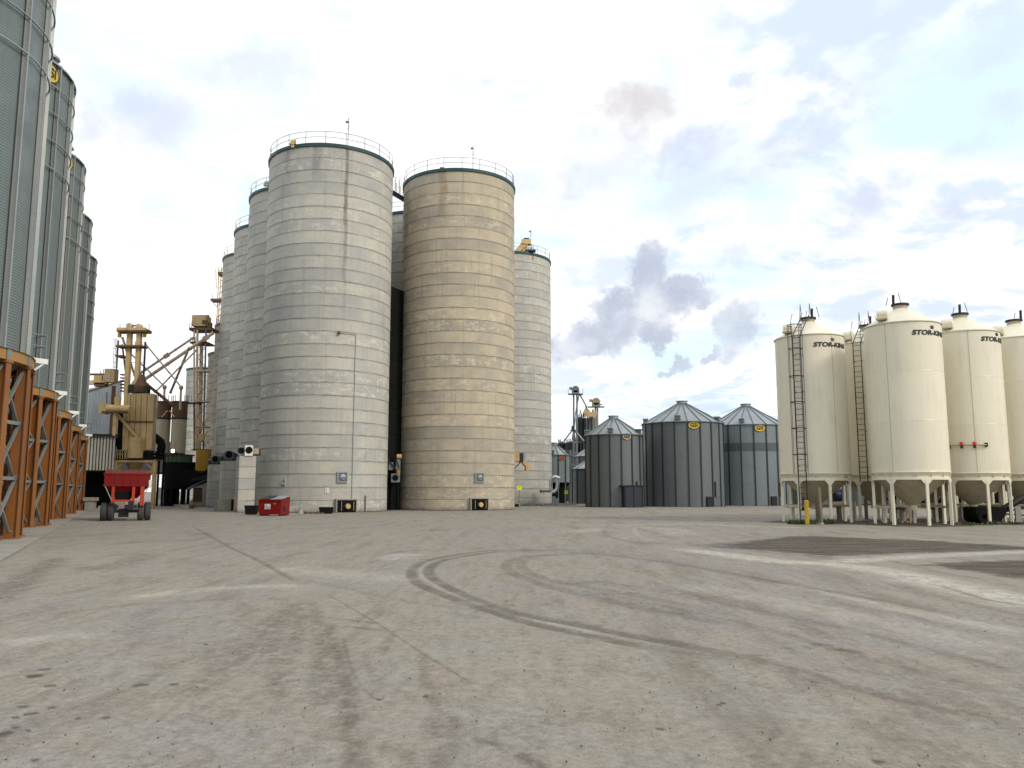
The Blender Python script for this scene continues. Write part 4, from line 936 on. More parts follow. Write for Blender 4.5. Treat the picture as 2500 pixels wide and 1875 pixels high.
# ============================================================ FLAT-BOTTOM STEEL BINS (middle and behind)
def round_bin(C, R, eave, peak, nb, label, logo_px=None, logo_mat=None, z0=0.0, legs=False, band=None, shell=None, rot0=0.0, door=True, ink=M_ink, lw=1.5):
    t = thing('round_bin', label, 'grain bin', (C[0], C[1], 0), 0, 'round steel grain bins with cone roofs')
    shell = shell or M_gal2; da = pi/nb
    view = atan2(-C[1], -C[0])
    if logo_px:
        al, zl = surf(C, R, *logo_px); rot0 = al
    me = MB().lathe([(R, z0), (R, eave)], 4, a0=-da, a1=da).mesh('wall_sheet', shell)
    stm = MB().box((R+.03, 0, (z0+eave)/2), (.10, .15, eave-z0-.02)).mesh('stiffener', M_stiffd)
    rp = MB(); apex = .055*R+.35
    rp.add([(R+.14)*Vector((cos(-da), sin(-da), 0))+Vector((0, 0, eave)), (R+.14)*Vector((cos(da), sin(da), 0))+Vector((0, 0, eave)), apex*Vector((cos(da), sin(da), 0))+Vector((0, 0, peak-.15)), apex*Vector((cos(-da), sin(-da), 0))+Vector((0, 0, peak-.15))], [(0,1,2,3)])
    rpm = rp.mesh('roof_panel', M_galroof)
    rib = MB().bar(((R+.16), 0, eave+.02), (apex, 0, peak-.13), .10, .09).mesh('roof_rib', M_gal2)
    for k in range(nb):
        inst('wall_sheet', me, t, rz=rot0+2*pi*k/nb); inst('stiffener', stm, t, rz=rot0+2*pi*(k+.5)/nb)
        inst('roof_panel', rpm, t, rz=rot0+2*pi*k/nb); inst('roof_rib', rib, t, rz=rot0+2*pi*(k+.5)/nb)
    MB().lathe([(R+.02, eave-.04), (R+.17, eave-.05), (R+.17, eave+.03), (R+.05, eave+.05)], 48).build('eave_ring', M_gal2, t)
    MB().lathe([(apex, peak-.25), (apex, peak+.12), (apex+.08, peak+.14), (apex+.08, peak+.2), (.01, peak+.25)], 24).build('roof_cap', M_galroof, t)
    for dv in (-.12, 1.15, -1.45):
        a = view+dv; m = MB(); m.box((0, 0, .18), (.5, .5, .36)); m.plate([(-.35, .36), (.35, .36), (.3, .5), (-.3, .5)], .6, 'y')
        rr = R*.93; zz = eave+(R-rr)/(R-apex)*(peak-eave); m.build('roof_vent', M_gal2, t, (rr*cos(a), rr*sin(a), zz), a+pi/2)
    if band:
        for k in range(nb): inst('patch_sheet', MB().lathe([(R+.012, band[0]), (R+.012, band[1])], 4, a0=-da*.93, a1=da*.93).mesh('patch_sheet', paint('dull_patch', (.085, .095, .105), .55, .2, (.06, .06, .06), .2)), t, rz=rot0+2*pi*k/nb)
    if logo_px: logo(R, logo_mat, lw, lw*.66, zl, al, t, ink)
    if door:
        a = view+.80
        MB().box((0, -.05, .55), (.75, .25, 1.1)).build('unload_box', M_black, t, (R*cos(a-.18), R*sin(a-.18), 0), a-.18+pi/2)
        MB().box((0, -.02, 0), (.55, .10, 1.7)).build('door', shell, t, (R*cos(a+.1), R*sin(a+.1), 1.9), a+.1+pi/2)
        MB().box((0, 0, 0), (.14, .12, 1.6)).build('ladder', M_black, t, ((R+.05)*cos(a+.02), (R+.05)*sin(a+.02), 1.9), a+pi/2)
    if z0 > 0:
        for k in range(nb): MB().box((R-.05, 0, z0/2), (.16, .12, z0)).build('leg', M_gal2, t, rz=rot0+2*pi*(k+.5)/nb)
        MB().lathe([(R-.04, z0), (.3, .9)], 32).build('hopper', M_void, t)
        MB().box((0, 0, z0/2), (R*1.1, R*1.1, z0-.2)).build('under_hopper_block', M_void, t)  # near-black block filling the space below the hopper
    return t
round_bin(GA, 3.2, 7.78, 9.85, 16, 'left and smallest of the three grey round bins, with a faded buff oval logo', (1530, 1066), M_logop, lw=1.1)
round_bin(GB, 4.57, 9.36, 11.9, 20, 'middle grey round bin, widest and tallest of the three, with a yellow oval logo', (1694, 1038), M_logo, lw=1.35)
round_bin(GC, 4.8, 9.58, 12.3, 20, 'right grey round bin with a darker horizontal band, partly hidden by the cream bins', (1855, 1045), M_logo, band=(6.4, 7.4), shell=M_galpale, lw=1.35)
round_bin((38.4, 108.0), 4.8, 9.6, 12.3, 20, 'grey round bin seen only between the legs of the leftmost cream bin', shell=M_gal2)
round_bin((47.6, 113.6), 4.8, 9.6, 12.3, 20, 'pale grey round bin seen only between the legs of the cream bins further right', shell=M_galpale)
pe = at(1352, 1100, 112); round_bin((pe.x, 112), 2.35, 6.45, 8.0, 14, 'small grey hopper bin on dark legs with a rusty red oval logo', (1372, 1119), M_logor, z0=2.85, door=False, shell=M_galpale, ink=M_brown, lw=1.0)
pf = at(1452, 1100, 127); round_bin((pf.x, 127), 3.2, 6.9, 8.9, 14, 'far grey bin whose pale roof shows beside the small hopper bin', door=False)
pg = at(1447, 1150, 117); round_bin((pg.x, 117), 3.0, 4.75, 6.4, 14, 'low grey round bin tucked behind the left of the three bins', door=False)
def shed_blue():
    t = thing('tool_shed', 'dark blue steel box standing at the right foot of the left round bin', 'shed', (GA[0]+1.5, GA[1]-3.4, 0), .2)
    MB().box((0, 0, 1.1), (2.1, .8, 2.2)).build('box', M_dsteel, t); MB().box((0, 0, 2.25), (2.6, .95, .14)).build('lid', M_black, t)
    for x in (-.95, 0.0, .95): MB().box((x, -.42, 1.1), (.08, .05, 2.15)).build('rib', M_black, t)
shed_blue()

# dark elevated bins and bucket elevators far behind
def dark_cluster():
    Y = 140
    def cyl(px0, px1, pyt, label, mat, dy=0):
        a, b = at(px0, pyt, Y+dy), at(px1, pyt, Y+dy); r = (b.x-a.x)/2; c = (a.x+b.x)/2; H = a.z
        t = thing('tall_bin', label, 'grain bin', (c, Y+dy+r, 0), 0, 'dark tall bins behind')
        for k in range(12):
            MB().lathe([(r, 0), (r, H)], 3, a0=pi/6*k+.03, a1=pi/6*(k+1)-.03).build('wall_sheet', mat, t)
            MB().box((r-.01, 0, H/2), (.12, .22, H)).build('stiffener', M_stiffd, t, rz=pi/6*k)
        MB().lathe([(r+.05, H), (.2, H+.3)], 24).build('roof', M_stiffd, t)
        for k in range(7):
            x = -r+.2+k*(2*r-.4)/6; MB().tube((x, -.3*r, H), (x, -.3*r, H+random.uniform(.4, 1.1)), .07, 5).build('vent_pipe', M_black, t)
        return t
    cyl(1361, 1382, 1083, 'leftmost of the dark low bins below the bucket elevator', M_dsteel, 1); cyl(1380, 1407, 1081, 'blue-grey middle one of the dark low bins below the elevator', paint('blue_grey_steel', (.05, .07, .085), .5, .2), 0)
    cyl(1404, 1432, 1081, 'black low bin beside the left round bin of the front three', M_void, 2)
    cyl(1407, 1430, 1021, 'dark half of the pair of tall bins behind the left round bin', M_dsteel, 6); cyl(1427.5, 1461, 1021, 'grey half of the pair of tall bins behind the left round bin', M_gal2, 5)  # left bin's shade is put in by the darker steel colour
dark_cluster()
def bucket_elevator(pxs, y0, y1, Yd, label, head, mat, base=0.0):
    o = at(pxs[0], y1, Yd); o.z = base; t = thing('bucket_elevator', label, 'bucket elevator', o)
    P = lambda px, py: at(px, py, Yd)-Vector(o)
    for px in pxs:
        b = P(px, y1); MB().bar((b.x, 0, 0), (P(px, y0).x, 0, P(px, y0).z), .28, .28).build('leg_trunk', mat, t)
    c = P(head[0], head[1]); r = head[2]
    MB().lathe([(.01, -.35), (r*.85, -.35), (r, -.3), (r, .3), (r*.85, .35), (.01, .35)], 18).shift(Matrix.Translation(c) @ Matrix.Rotation(pi/2, 4, 'X')).build('head_drum', mat, t)
    MB().box((c.x, 0, c.z-r*.75), (r*2.0, .7, r*.9)).build('head_box', mat, t)
    MB().box((c.x-r*1.3, 0, c.z+r*.3), (r*.7, .4, .45)).build('motor', mat, t)
    MB().box((c.x, 0, c.z-r*1.3), (r*4.0, 1.3, .12)).build('platform', M_rail, t)
    for x in (-2, 2): MB().bar((c.x+x*r, 0, c.z-r*1.3), (c.x+x*r, 0, c.z-r*1.3+1.0), .06).build('rail_post', M_rail, t)
    return t, P
t1, P1 = bucket_elevator((1400.5, 1408.5), 958, 1200, 139, 'slim grey twin-leg bucket elevator behind the small hopper bin', (1405, 951, .62), paint('grey_leg', (.16, .17, .18), .5, .3))
for a, b, w in [((1415, 962), (1431, 991), .14), ((1431, 991), (1432, 1000), .2), ((1414, 962), (1405, 1010), .10), ((1405, 1010), (1402, 1045), .08), ((1397, 1050), (1377, 1077), .14), ((1402, 1050), (1425, 1077), .2), ((1400, 1050), (1396, 1080), .10), ((1401, 1050), (1405, 1079), .12)]:
    MB().tube(P1(*a), P1(*b), w, 6).build('spout', M_galpale if w > .12 else M_rail, t1)
MB().lathe([(.01, .9), (.25, .8), (.3, .2), (.5, 0), (.01, -.1)], 12).build('distributor', M_black, t1, P1(1399, 1052))
t2, P2 = bucket_elevator((1453.5, 1458.5), 990, 1150, 143, 'short yellowish bucket elevator rising from the pair of tall bins', (1455, 981, .7), paint('straw_leg', (.28, .24, .15), .5, .1))
for a, b, w in [((1460, 980), (1466, 979), .12), ((1461, 989), (1470, 987), .1), ((1433, 1002), (1427, 1012), .5), ((1436, 1002), (1438, 1018), .35), ((1434, 1000), (1443, 1018), .2), ((1448, 1000), (1446, 1020), .15), ((1425, 1008), (1424, 1018), .14), ((1416, 1001), (1421, 1020), .1)]:
    MB().tube(P2(*a), P2(*b), w, 6).build('spout', M_tan if w > .3 else M_dsteel, t2)
MB().box(P2(1443, 1012), (1.6, .8, .8)).build('transfer_box', M_tan, t2)
def cables():
    for (a, b, l) in [((1505, 1017), (1586, 1040), 'thin stay cable from the left round roof to the middle bin'), ((1720, 1005), (1742, 1020), 'short stay cable off the middle round roof'), ((1738, 1018), (1810, 992), 'thin stay cable rising to the right round roof')]:
        A, B = at(*a, 95), at(*b, 97); o = MB().tube(A, B, .015, 4).build('stay_cable', M_rail); tag(o, l, 'cable', 'stay cables between roofs')
cables()

# ============================================================ CREAM HOPPER BINS (right)
CR = 1.85
def ladder_mesh(): pass
def cream_bin(C, label, text_px=None, seam_px=None, vent=-.62, ladder=None, cage=False, lever=0.0):
    t = thing('cream_hopper_bin', label, 'hopper bin', (C[0], C[1], 0), 0, 'cream painted hopper bins'); view = atan2(-C[1], -C[0])
    zr0, zr1, ze, zc = 2.30, 2.62, 10.15, 11.12
    for k in range(3):
        z0 = zr1+(ze-zr1)*k/3; z1 = zr1+(ze-zr1)*(k+1)/3
        MB().lathe([(CR, z0), (CR+.007, z0+.012), (CR, z0+.03), (CR+.0, z1-.02), (CR-.004, z1)], 64).build('shell_course', M_cream, t)
    MB().lathe([(CR+.05, ze-.03), (CR+.05, ze+.01), (.36, zc)], 64).build('roof', M_cream, t)
    MB().lathe([(.36, zc-.05), (.36, zc+.17), (.34, zc+.17)], 24).build('neck', M_creamt, t)
    lid = MB().lathe([(.37, zc+.17), (.44, zc+.18), (.44, zc+.27), (.2, zc+.31), (.01, zc+.31)], 24).build('lid', M_black, t)
    for dx, h, w, tl in ((lever, .55, .13, .02), (lever+.55, .62, .03, -.12), (lever-.5, .42, .03, .1)):
        x = dx; MB().bar((x*.7, 0, zc+.25), (x*.7+tl, 0, zc+.25+h), w, .05).build('lid_lever', M_black, lid, rz=view+pi/2)
    # flared skirt, ring beam with gussets, hopper
    MB().lathe([(CR, zr1), (CR+.06, zr1-.02), (CR-.10, zr0+.08)], 48).build('skirt', M_cream, t)
    MB().lathe([(CR-.10, zr0+.09), (CR-.02, zr0+.05), (CR-.02, zr0-.07), (CR-.10, zr0-.09)], 48).build('ring_beam', M_cream, t)
    gm = MB().plate([(CR-.12, zr0+.08), (CR+.05, zr1-.03), (CR-.02, zr0+.04)], .03, 'y').mesh('gusset', M_cream)
    for k in range(16): inst('gusset', gm, t, rz=2*pi*k/16+.1)
    MB().lathe([(CR-.12, zr0), (.22, .95), (.22, .80)], 48).build('hopper', M_creamd, t)
    MB().lathe([(.30, .70), (.30, .84), (.2, .86)], 16).build('slide_gate', M_creamd, t)
    nl = 7
    lg = MB(); lg.box((CR-.06, 0, zr0/2-.04), (.13, .13, zr0-.1)); lgm = lg.mesh('leg', M_cream)
    br = MB().plate([(-.27, zr0-.05), (.27, zr0-.05), (.25, zr0-.10), (.08, zr0-.30), (.06, zr0-.4), (-.06, zr0-.4), (-.08, zr0-.30), (-.25, zr0-.10)], .05, 'x').shift(Matrix.Translation((CR-.04, 0, 0))).mesh('leg_bracket', M_cream)
    q = lambda a, z: ((CR-.08)*cos(a), (CR-.08)*sin(a), z)
    rail = MB().bar(q(-pi/nl, .88), q(pi/nl, .88), .10, .10).mesh('leg_tie', M_creamd)
    rot = view+.40
    for k in range(nl):
        inst('leg', lgm, t, rz=rot+2*pi*k/nl); inst('leg_bracket', br, t, rz=rot+2*pi*k/nl)
        if k in (1, 2, 3, 4, 5): inst('leg_tie', rail, t, rz=rot+2*pi*(k+.5)/nl)
    # roof vent: drum with a hood
    a = view+vent; r = CR*.80; z = ze+(CR-r)/(CR-.36)*(zc-ze)
    v = MB().lathe([(.01, -.26), (.27, -.26), (.29, -.22), (.29, .22), (.27, .26), (.01, .26)], 18).shift(Matrix.Rotation(pi/2, 4, 'Y')).build('roof_vent', M_cream, t, (r*cos(a), r*sin(a), z+.24), a+pi/2+.5)
    MB().plate([(-.05, -.29), (-.50, -.30), (-.50, -.22), (-.1, .05)], .5, 'x').build('vent_hood', M_creamd, v)
    MB().box((0, 0, -.2), (.4, .4, .4)).build('vent_neck', M_cream, v)
    if seam_px:
        sa, _ = surf(C, CR, *seam_px); MB().box((CR+.003, 0, (zr1+ze)/2), (.012, .02, ze-zr1)).build('seam', M_creamt, t, rz=sa)
    if text_px:
        ta, tz = surf(C, CR, *text_px)
        me = text_mesh('STOR-KING', .33, M_ink, .006, .015, .16, sx=1.0, bend=CR+.012, width=2.25); inst('lettering', me, t, (0, 0, tz), ta)
        cr = MB()
        for x, l in ((-.11, .11), (-.055, .14), (0, .16), (.055, .14), (.11, .11)):
            b = (x*.75)/CR; a_ = x/CR; cr.bar(((CR+.015)*cos(b), (CR+.015)*sin(b), .24), ((CR+.015)*cos(a_*1.1), (CR+.015)*sin(a_*1.1), .24+l), .016)
        cr.bar(((CR+.015), -.09, .235), ((CR+.015), .09, .235), .03); cr.build('crown_emblem', M_ink, t, (0, 0, tz), ta)
    if ladder is not None:
        la, _ = surf(C, CR, ladder, 1000); L = bpy.data.objects.new('ladder', None); COL.objects.link(L); L.parent = t; L.rotation_euler = (0, 0, la)
        x = CR+.22; w = .21
        rs = [(x, .0), (x, ze-.15), (.62, zc+.22)]
        for s in (-w, w): MB().poly([(x, s, .05 if cage else 2.2), (x, s, ze-.1), (x-.25, s, ze+.12), (.50, s, zc+.30)], .028, 6).build('side_rail', M_black, L)
        rm = MB().tube((0, -w, 0), (0, w, 0), .014, 5).mesh('rung', M_black)
        z = .35 if cage else 2.4
        while z < ze-.05: inst('rung', rm, L, (x, 0, z)); z += .30
        for k in range(5): f = (k+.5)/5; inst('rung', rm, L, (x-.25-(x-.25-.5)*f, 0, ze+.14+(zc+.16-ze)*f))
        for z in (3.0, 5.0, 7.0, 9.0): MB().bar((CR, w, z), (x, w, z), .03).bar((CR, -w, z), (x, -w, z), .03).build('stand_off', M_black, L)
        for s in (-w-.05, w+.05):     # looped grab rails at the top
            MB().poly([(x, s, ze-.15), (x+.1, s, ze+.5), (x-.2, s, ze+1.15), (x-.45, s, zc+.2)], .018, 5).build('grab_rail', M_rail, L)
            MB().poly([(.62, s, zc+.1), (.45, s, zc+1.0), (.30, s, zc+.35)], .018, 5).build('grab_rail', M_rail, L)
        if cage:
            cw = .36
            hoop = [(x+.0, -w, 0), (x+.12, -cw, 0), (x+.45, -cw*.85, 0), (x+.68, 0, 0), (x+.45, cw*.85, 0), (x+.12, cw, 0), (x, w, 0)]
            for z in (3.6, 5.0, 6.4, 7.8, 9.3, 10.6): MB().poly(hoop, .022 if int(z*10) % 28 else .034, 5).build('cage_hoop', M_black, L, (0, 0, z))
            for hx, hy, _ in hoop[1:-1]: MB().tube((hx, hy, 2.6), (hx, hy, 10.6), .013, 5).build('cage_bar', M_black, L)
    return t
A_, A2_, B_, C_, D_ = (16.75, 46.0), (20.95, 48.1), (20.35, 42.55), (24.75, 44.9), (28.75, 46.6)
cream_bin(A_, 'leftmost cream hopper bin, with the caged black ladder', (2033, 842), (2031, 860), -.75, ladder=1955, cage=True, lever=.3)
cream_bin(A2_, 'cream hopper bin set back, with the uncaged black ladder', None, None, -.75, ladder=2103, lever=.3)
cream_bin(B_, 'front cream hopper bin with the largest lettering, left of the signal lamps', (2276, 813), (2160, 800), -.60, lever=-.45)
cream_bin(C_, 'cream hopper bin with the red and green signal lamps on its wall', (2434, 830), (2362, 810), -.45, lever=0.0)
cream_bin(D_, 'cream hopper bin cut off by the right edge of the photo', None, None, -.55, lever=.5)
cream_bin((25.3, 50.6), 'hidden cream hopper bin of the back row whose legs show behind the front one', None, None, 2.2)
cream_bin((29.6, 52.9), 'hidden cream hopper bin at the far end of the back row', None, None, 2.2)

def signals():
    t = thing('signal_lamps', 'bar with two red lamps and a green lamp on a cream bin', 'signal lights', (C_[0], C_[1], 0))
    a0, z0 = surf(C_, CR, 2322, 1088); a1, z1 = surf(C_, CR, 2407, 1090)
    R = CR+.10; MB().poly([(R*cos(a0+(a1-a0)*k/8), R*sin(a0+(a1-a0)*k/8), z0) for k in range(9)], .035, 6).build('mounting_bar', M_creamt, t)
    for px, mt in ((2320, M_siggreen), (2349, M_glass), (2378, M_glass)):
        a, _ = surf(C_, CR, px, 1085); m = MB(); m.lathe([(.01, .12), (.09, .10), (.11, 0), (.01, 0)], 12).shift(Matrix.Rotation(pi/2, 4, 'X')); on_wall(m, 'lamp_lens', mt, t, CR+.2, a, z0+.08)
        on_wall(MB().box((0, 0, -.10), (.12, .14, .14)), 'lamp_base', M_black, t, CR+.16, a, z0)
    a, _ = surf(C_, CR, 2407, 1090); on_wall(MB().box((0, 0, 0), (.12, .10, .22)), 'junction_box', M_black, t, CR+.06, a, z0)
signals()

# gear under and in front of the cream bins
def posts():
    for k, (px, py0, pyb, w, mt, lab) in enumerate([(2004, 1190, 1281, .13, M_wood, 'tall weathered timber post leaning beside the leftmost cream bin'), (1996, 1222, 1276, .12, M_wood, 'thin grey timber stake beside the tall timber post'),
        (2087, 1226, 1273, .17, M_pier, 'square grey post left of the second timber pair under the set-back bin'), (2116, 1216, 1272, .17, M_wood, 'brown post under the hopper of the set-back bin'),
        (2160, 1220, 1274, .22, M_pier, 'grey post right beside the first leg of the front cream bin'), (2187, 1236, 1272, .14, M_wood, 'short brown post under the left half of the front cream bin'), (2205, 1235, 1276, .24, M_pier, 'stout grey pier under the middle of the front cream bin'),
        (2227, 1236, 1272, .16, M_wood, 'brown post under the tip of the front hopper'), (2284, 1240, 1274, .18, M_pier, 'grey pier left of the right leg of the front cream bin'), (2298, 1236, 1273, .18, M_wood, 'dark post next to the grey pier near the signal bin'),
        (2345, 1238, 1272, .17, M_pier, 'left one of two grey piers under the signal bin'), (2356, 1238, 1272, .15, M_wood, 'right one of two piers under the signal bin'), (2487, 1236, 1278, .26, M_pier, 'grey pier at the right edge of the photo')]):
        p = G(px, pyb); t = thing('support_post', lab, 'post', (p.x, p.y, 0), ROW+k*.2); h = at(px, py0, p.y).z
        MB().box((0, 0, h/2), (w, w, h), rot=Euler((.0, -.05 if k == 0 else 0, 0)).to_matrix()).build('shaft', mt, t)
        MB().box((0, 0, .05), (w*1.7, w*1.7, .1)).build('foot', M_pier, t)
posts()
def conveyor_beam():
    for px0, px1, py, Y, lab in [(2178, 2226, 1234, 44.5, 'pale trough conveyor under the front cream bin'), (2262, 2312, 1232, 46, 'pale trough conveyor right of the front hopper'), (1920, 2062, 1236, 50, 'pale beam across the legs of the leftmost cream bin'), (2330, 2440, 1233, 50, 'pale trough conveyor behind the signal bin')]:
        a, b = at(px0, py, Y), at(px1, py, Y); d = b-a; t = thing('trough_conveyor', lab, 'conveyor', a, 0)
        MB().box((d.x/2, 0, 0), (d.x, .3, .16)).build('trough', M_creamd, t); MB().box((d.x*.3, 0, -.14), (.5, .25, .2)).build('gate_box', M_dsteel, t)
        for f in (.12, .88): MB().box((d.x*f, 0, -a.z/2-.04), (.08, .08, a.z-.08)).build('stand', M_creamt, t)
conveyor_beam()
def motors():
    p = at(2043, 1209, 47.5); t = thing('blue_motor', 'blue gearbox drum on a grey stand between the cream bins', 'motor', p, .3)
    MB().lathe([(.01, -.3), (.3, -.3), (.34, -.25), (.34, .3), (.01, .33)], 18).shift(Matrix.Rotation(pi/2, 4, 'Y')).build('drum', M_blue, t)
    MB().lathe([(.01, -.03), (.36, -.03), (.36, .08), (.01, .08)], 18).shift(Matrix.Translation((-.3, 0, 0)) @ Matrix.Rotation(pi/2, 4, 'Y')).build('dark_cover', M_black, t)
    MB().box((0, 0, -.45), (.9, .5, .18)).build('base', M_creamt, t); MB().box((.1, 0, -1.0), (.2, .2, 1.0)).build('stand', M_wood, t)
    p = at(2176, 1200, 52); t = thing('black_drive', 'black drive unit on a stand behind the front cream bin', 'motor', p, .3)
    MB().lathe([(.01, -.5), (.5, -.5), (.55, .4), (.4, .55), (.01, .55)], 16).build('drum', M_void, t); MB().box((0, 0, -.9), (.4, .4, .9)).build('stand', M_pier, t)
    MB().bar((-.5, 0, .8), (-1.4, 0, 1.2), .1).build('arm', M_black, t)
motors()
def auger():
    Y = 44.2; o = at(2400, 1278, Y); o.z = 0; t = thing('grain_auger', 'black portable auger with its intake hopper under the signal bin', 'auger', o)
    P = lambda px, py, d=0: at(px, py, Y+d)-Vector(o)
    MB().plate([(P(x, y).x, P(x, y).z) for x, y in [(2366,1238),(2408,1236),(2440,1240),(2440,1256),(2428,1272),(2400,1278),(2376,1270),(2368,1258)]], 1.2, 'y').build('intake_hopper', M_void, t)
    MB().tube(P(2425, 1258), P(2560, 1178), .17, 10).build('auger_tube', M_black, t); MB().bar(P(2440, 1252), P(2560, 1228), .09).build('lift_arm', M_black, t)
    MB().bar(P(2440, 1254), P(2560, 1262), .08).build('axle_arm', M_black, t)
    for s in (-.7, .7):
        MB().lathe([(.12, -.09), (.3, -.1), (.34, -.06), (.34, .06), (.3, .1), (.12, .09)], 18).shift(Matrix.Rotation(pi/2, 4, 'X')).build('wheel', M_void, t, (P(2385, 1265).x, s*.9, .34))
auger()
def yellow_bollard():
    p = G(1971, 1280); t = thing('bollard', 'bright yellow bollard at the foot of the caged ladder', 'bollard', (p.x, p.y, 0), 0, 'yellow bollards')
    MB().tube((0, 0, 0), (0, 0, 1.15), .11, 14).build('post', M_yellow, t); MB().lathe([(.13, 0), (.08, .05), (.001, .07)], 14, (0, 0, 1.15)).build('post_cap', M_yellow, t)
yellow_bollard()
def weeds():
    rng = random.Random(5)
    def clump(px, py, n, r, h, label, nm='weed_clump'):
        p = G(px, py); m = MB()
        for k in range(n):
            a = rng.uniform(0, 2*pi); d = r*sqrt(rng.random()); x, y = d*cos(a), d*sin(a)*.6; hh = h*rng.uniform(.4, 1); b = rng.uniform(0, 2*pi); w = rng.uniform(.012, .035); ln = hh*rng.uniform(.1, .7)
            ux, uy = cos(b), sin(b)
            m.add([(x-uy*w, y+ux*w, 0), (x+uy*w, y-ux*w, 0), (x+ux*ln*.4+uy*w*1.2, y+uy*ln*.4-ux*w*1.2, hh*.6), (x+ux*ln*.4-uy*w*1.2, y+uy*ln*.4+ux*w*1.2, hh*.6), (x+ux*ln, y+uy*ln, hh)], [(0,1,2,3),(3,2,4)])
        tag(m.build(nm, M_leaf, None, (p.x, p.y, -.02)), label, 'weed', 'weeds under the cream bins')
    clump(1958, 1279, 260, .75, .30, 'low green weeds around the yellow bollard'); clump(1985, 1279, 60, .3, .26, 'green weed tuft left of the tall timber post'); clump(2020, 1279, 160, .38, .34, 'green weed clump right of the tall timber post')
    clump(2345, 1279, 90, .9, .13, 'thin strip of grass beside the auger hopper'); clump(2388, 1281, 90, .8, .14, 'thin grass in front of the auger hopper'); clump(2425, 1280, 80, .35, .22, 'green tuft right of the auger hopper')
    clump(2150, 1281, 60, .9, .10, 'sparse grass at the first leg of the front cream bin'); clump(2480, 1279, 90, .6, .16, 'grass tuft at the right edge under the last cream bin')
weeds()
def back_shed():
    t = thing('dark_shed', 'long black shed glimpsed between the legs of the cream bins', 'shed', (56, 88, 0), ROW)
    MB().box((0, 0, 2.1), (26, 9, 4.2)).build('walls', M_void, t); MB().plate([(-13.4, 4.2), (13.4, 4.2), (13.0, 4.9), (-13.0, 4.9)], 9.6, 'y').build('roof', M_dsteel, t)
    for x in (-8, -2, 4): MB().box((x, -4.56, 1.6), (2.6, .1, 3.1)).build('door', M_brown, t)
back_shed()

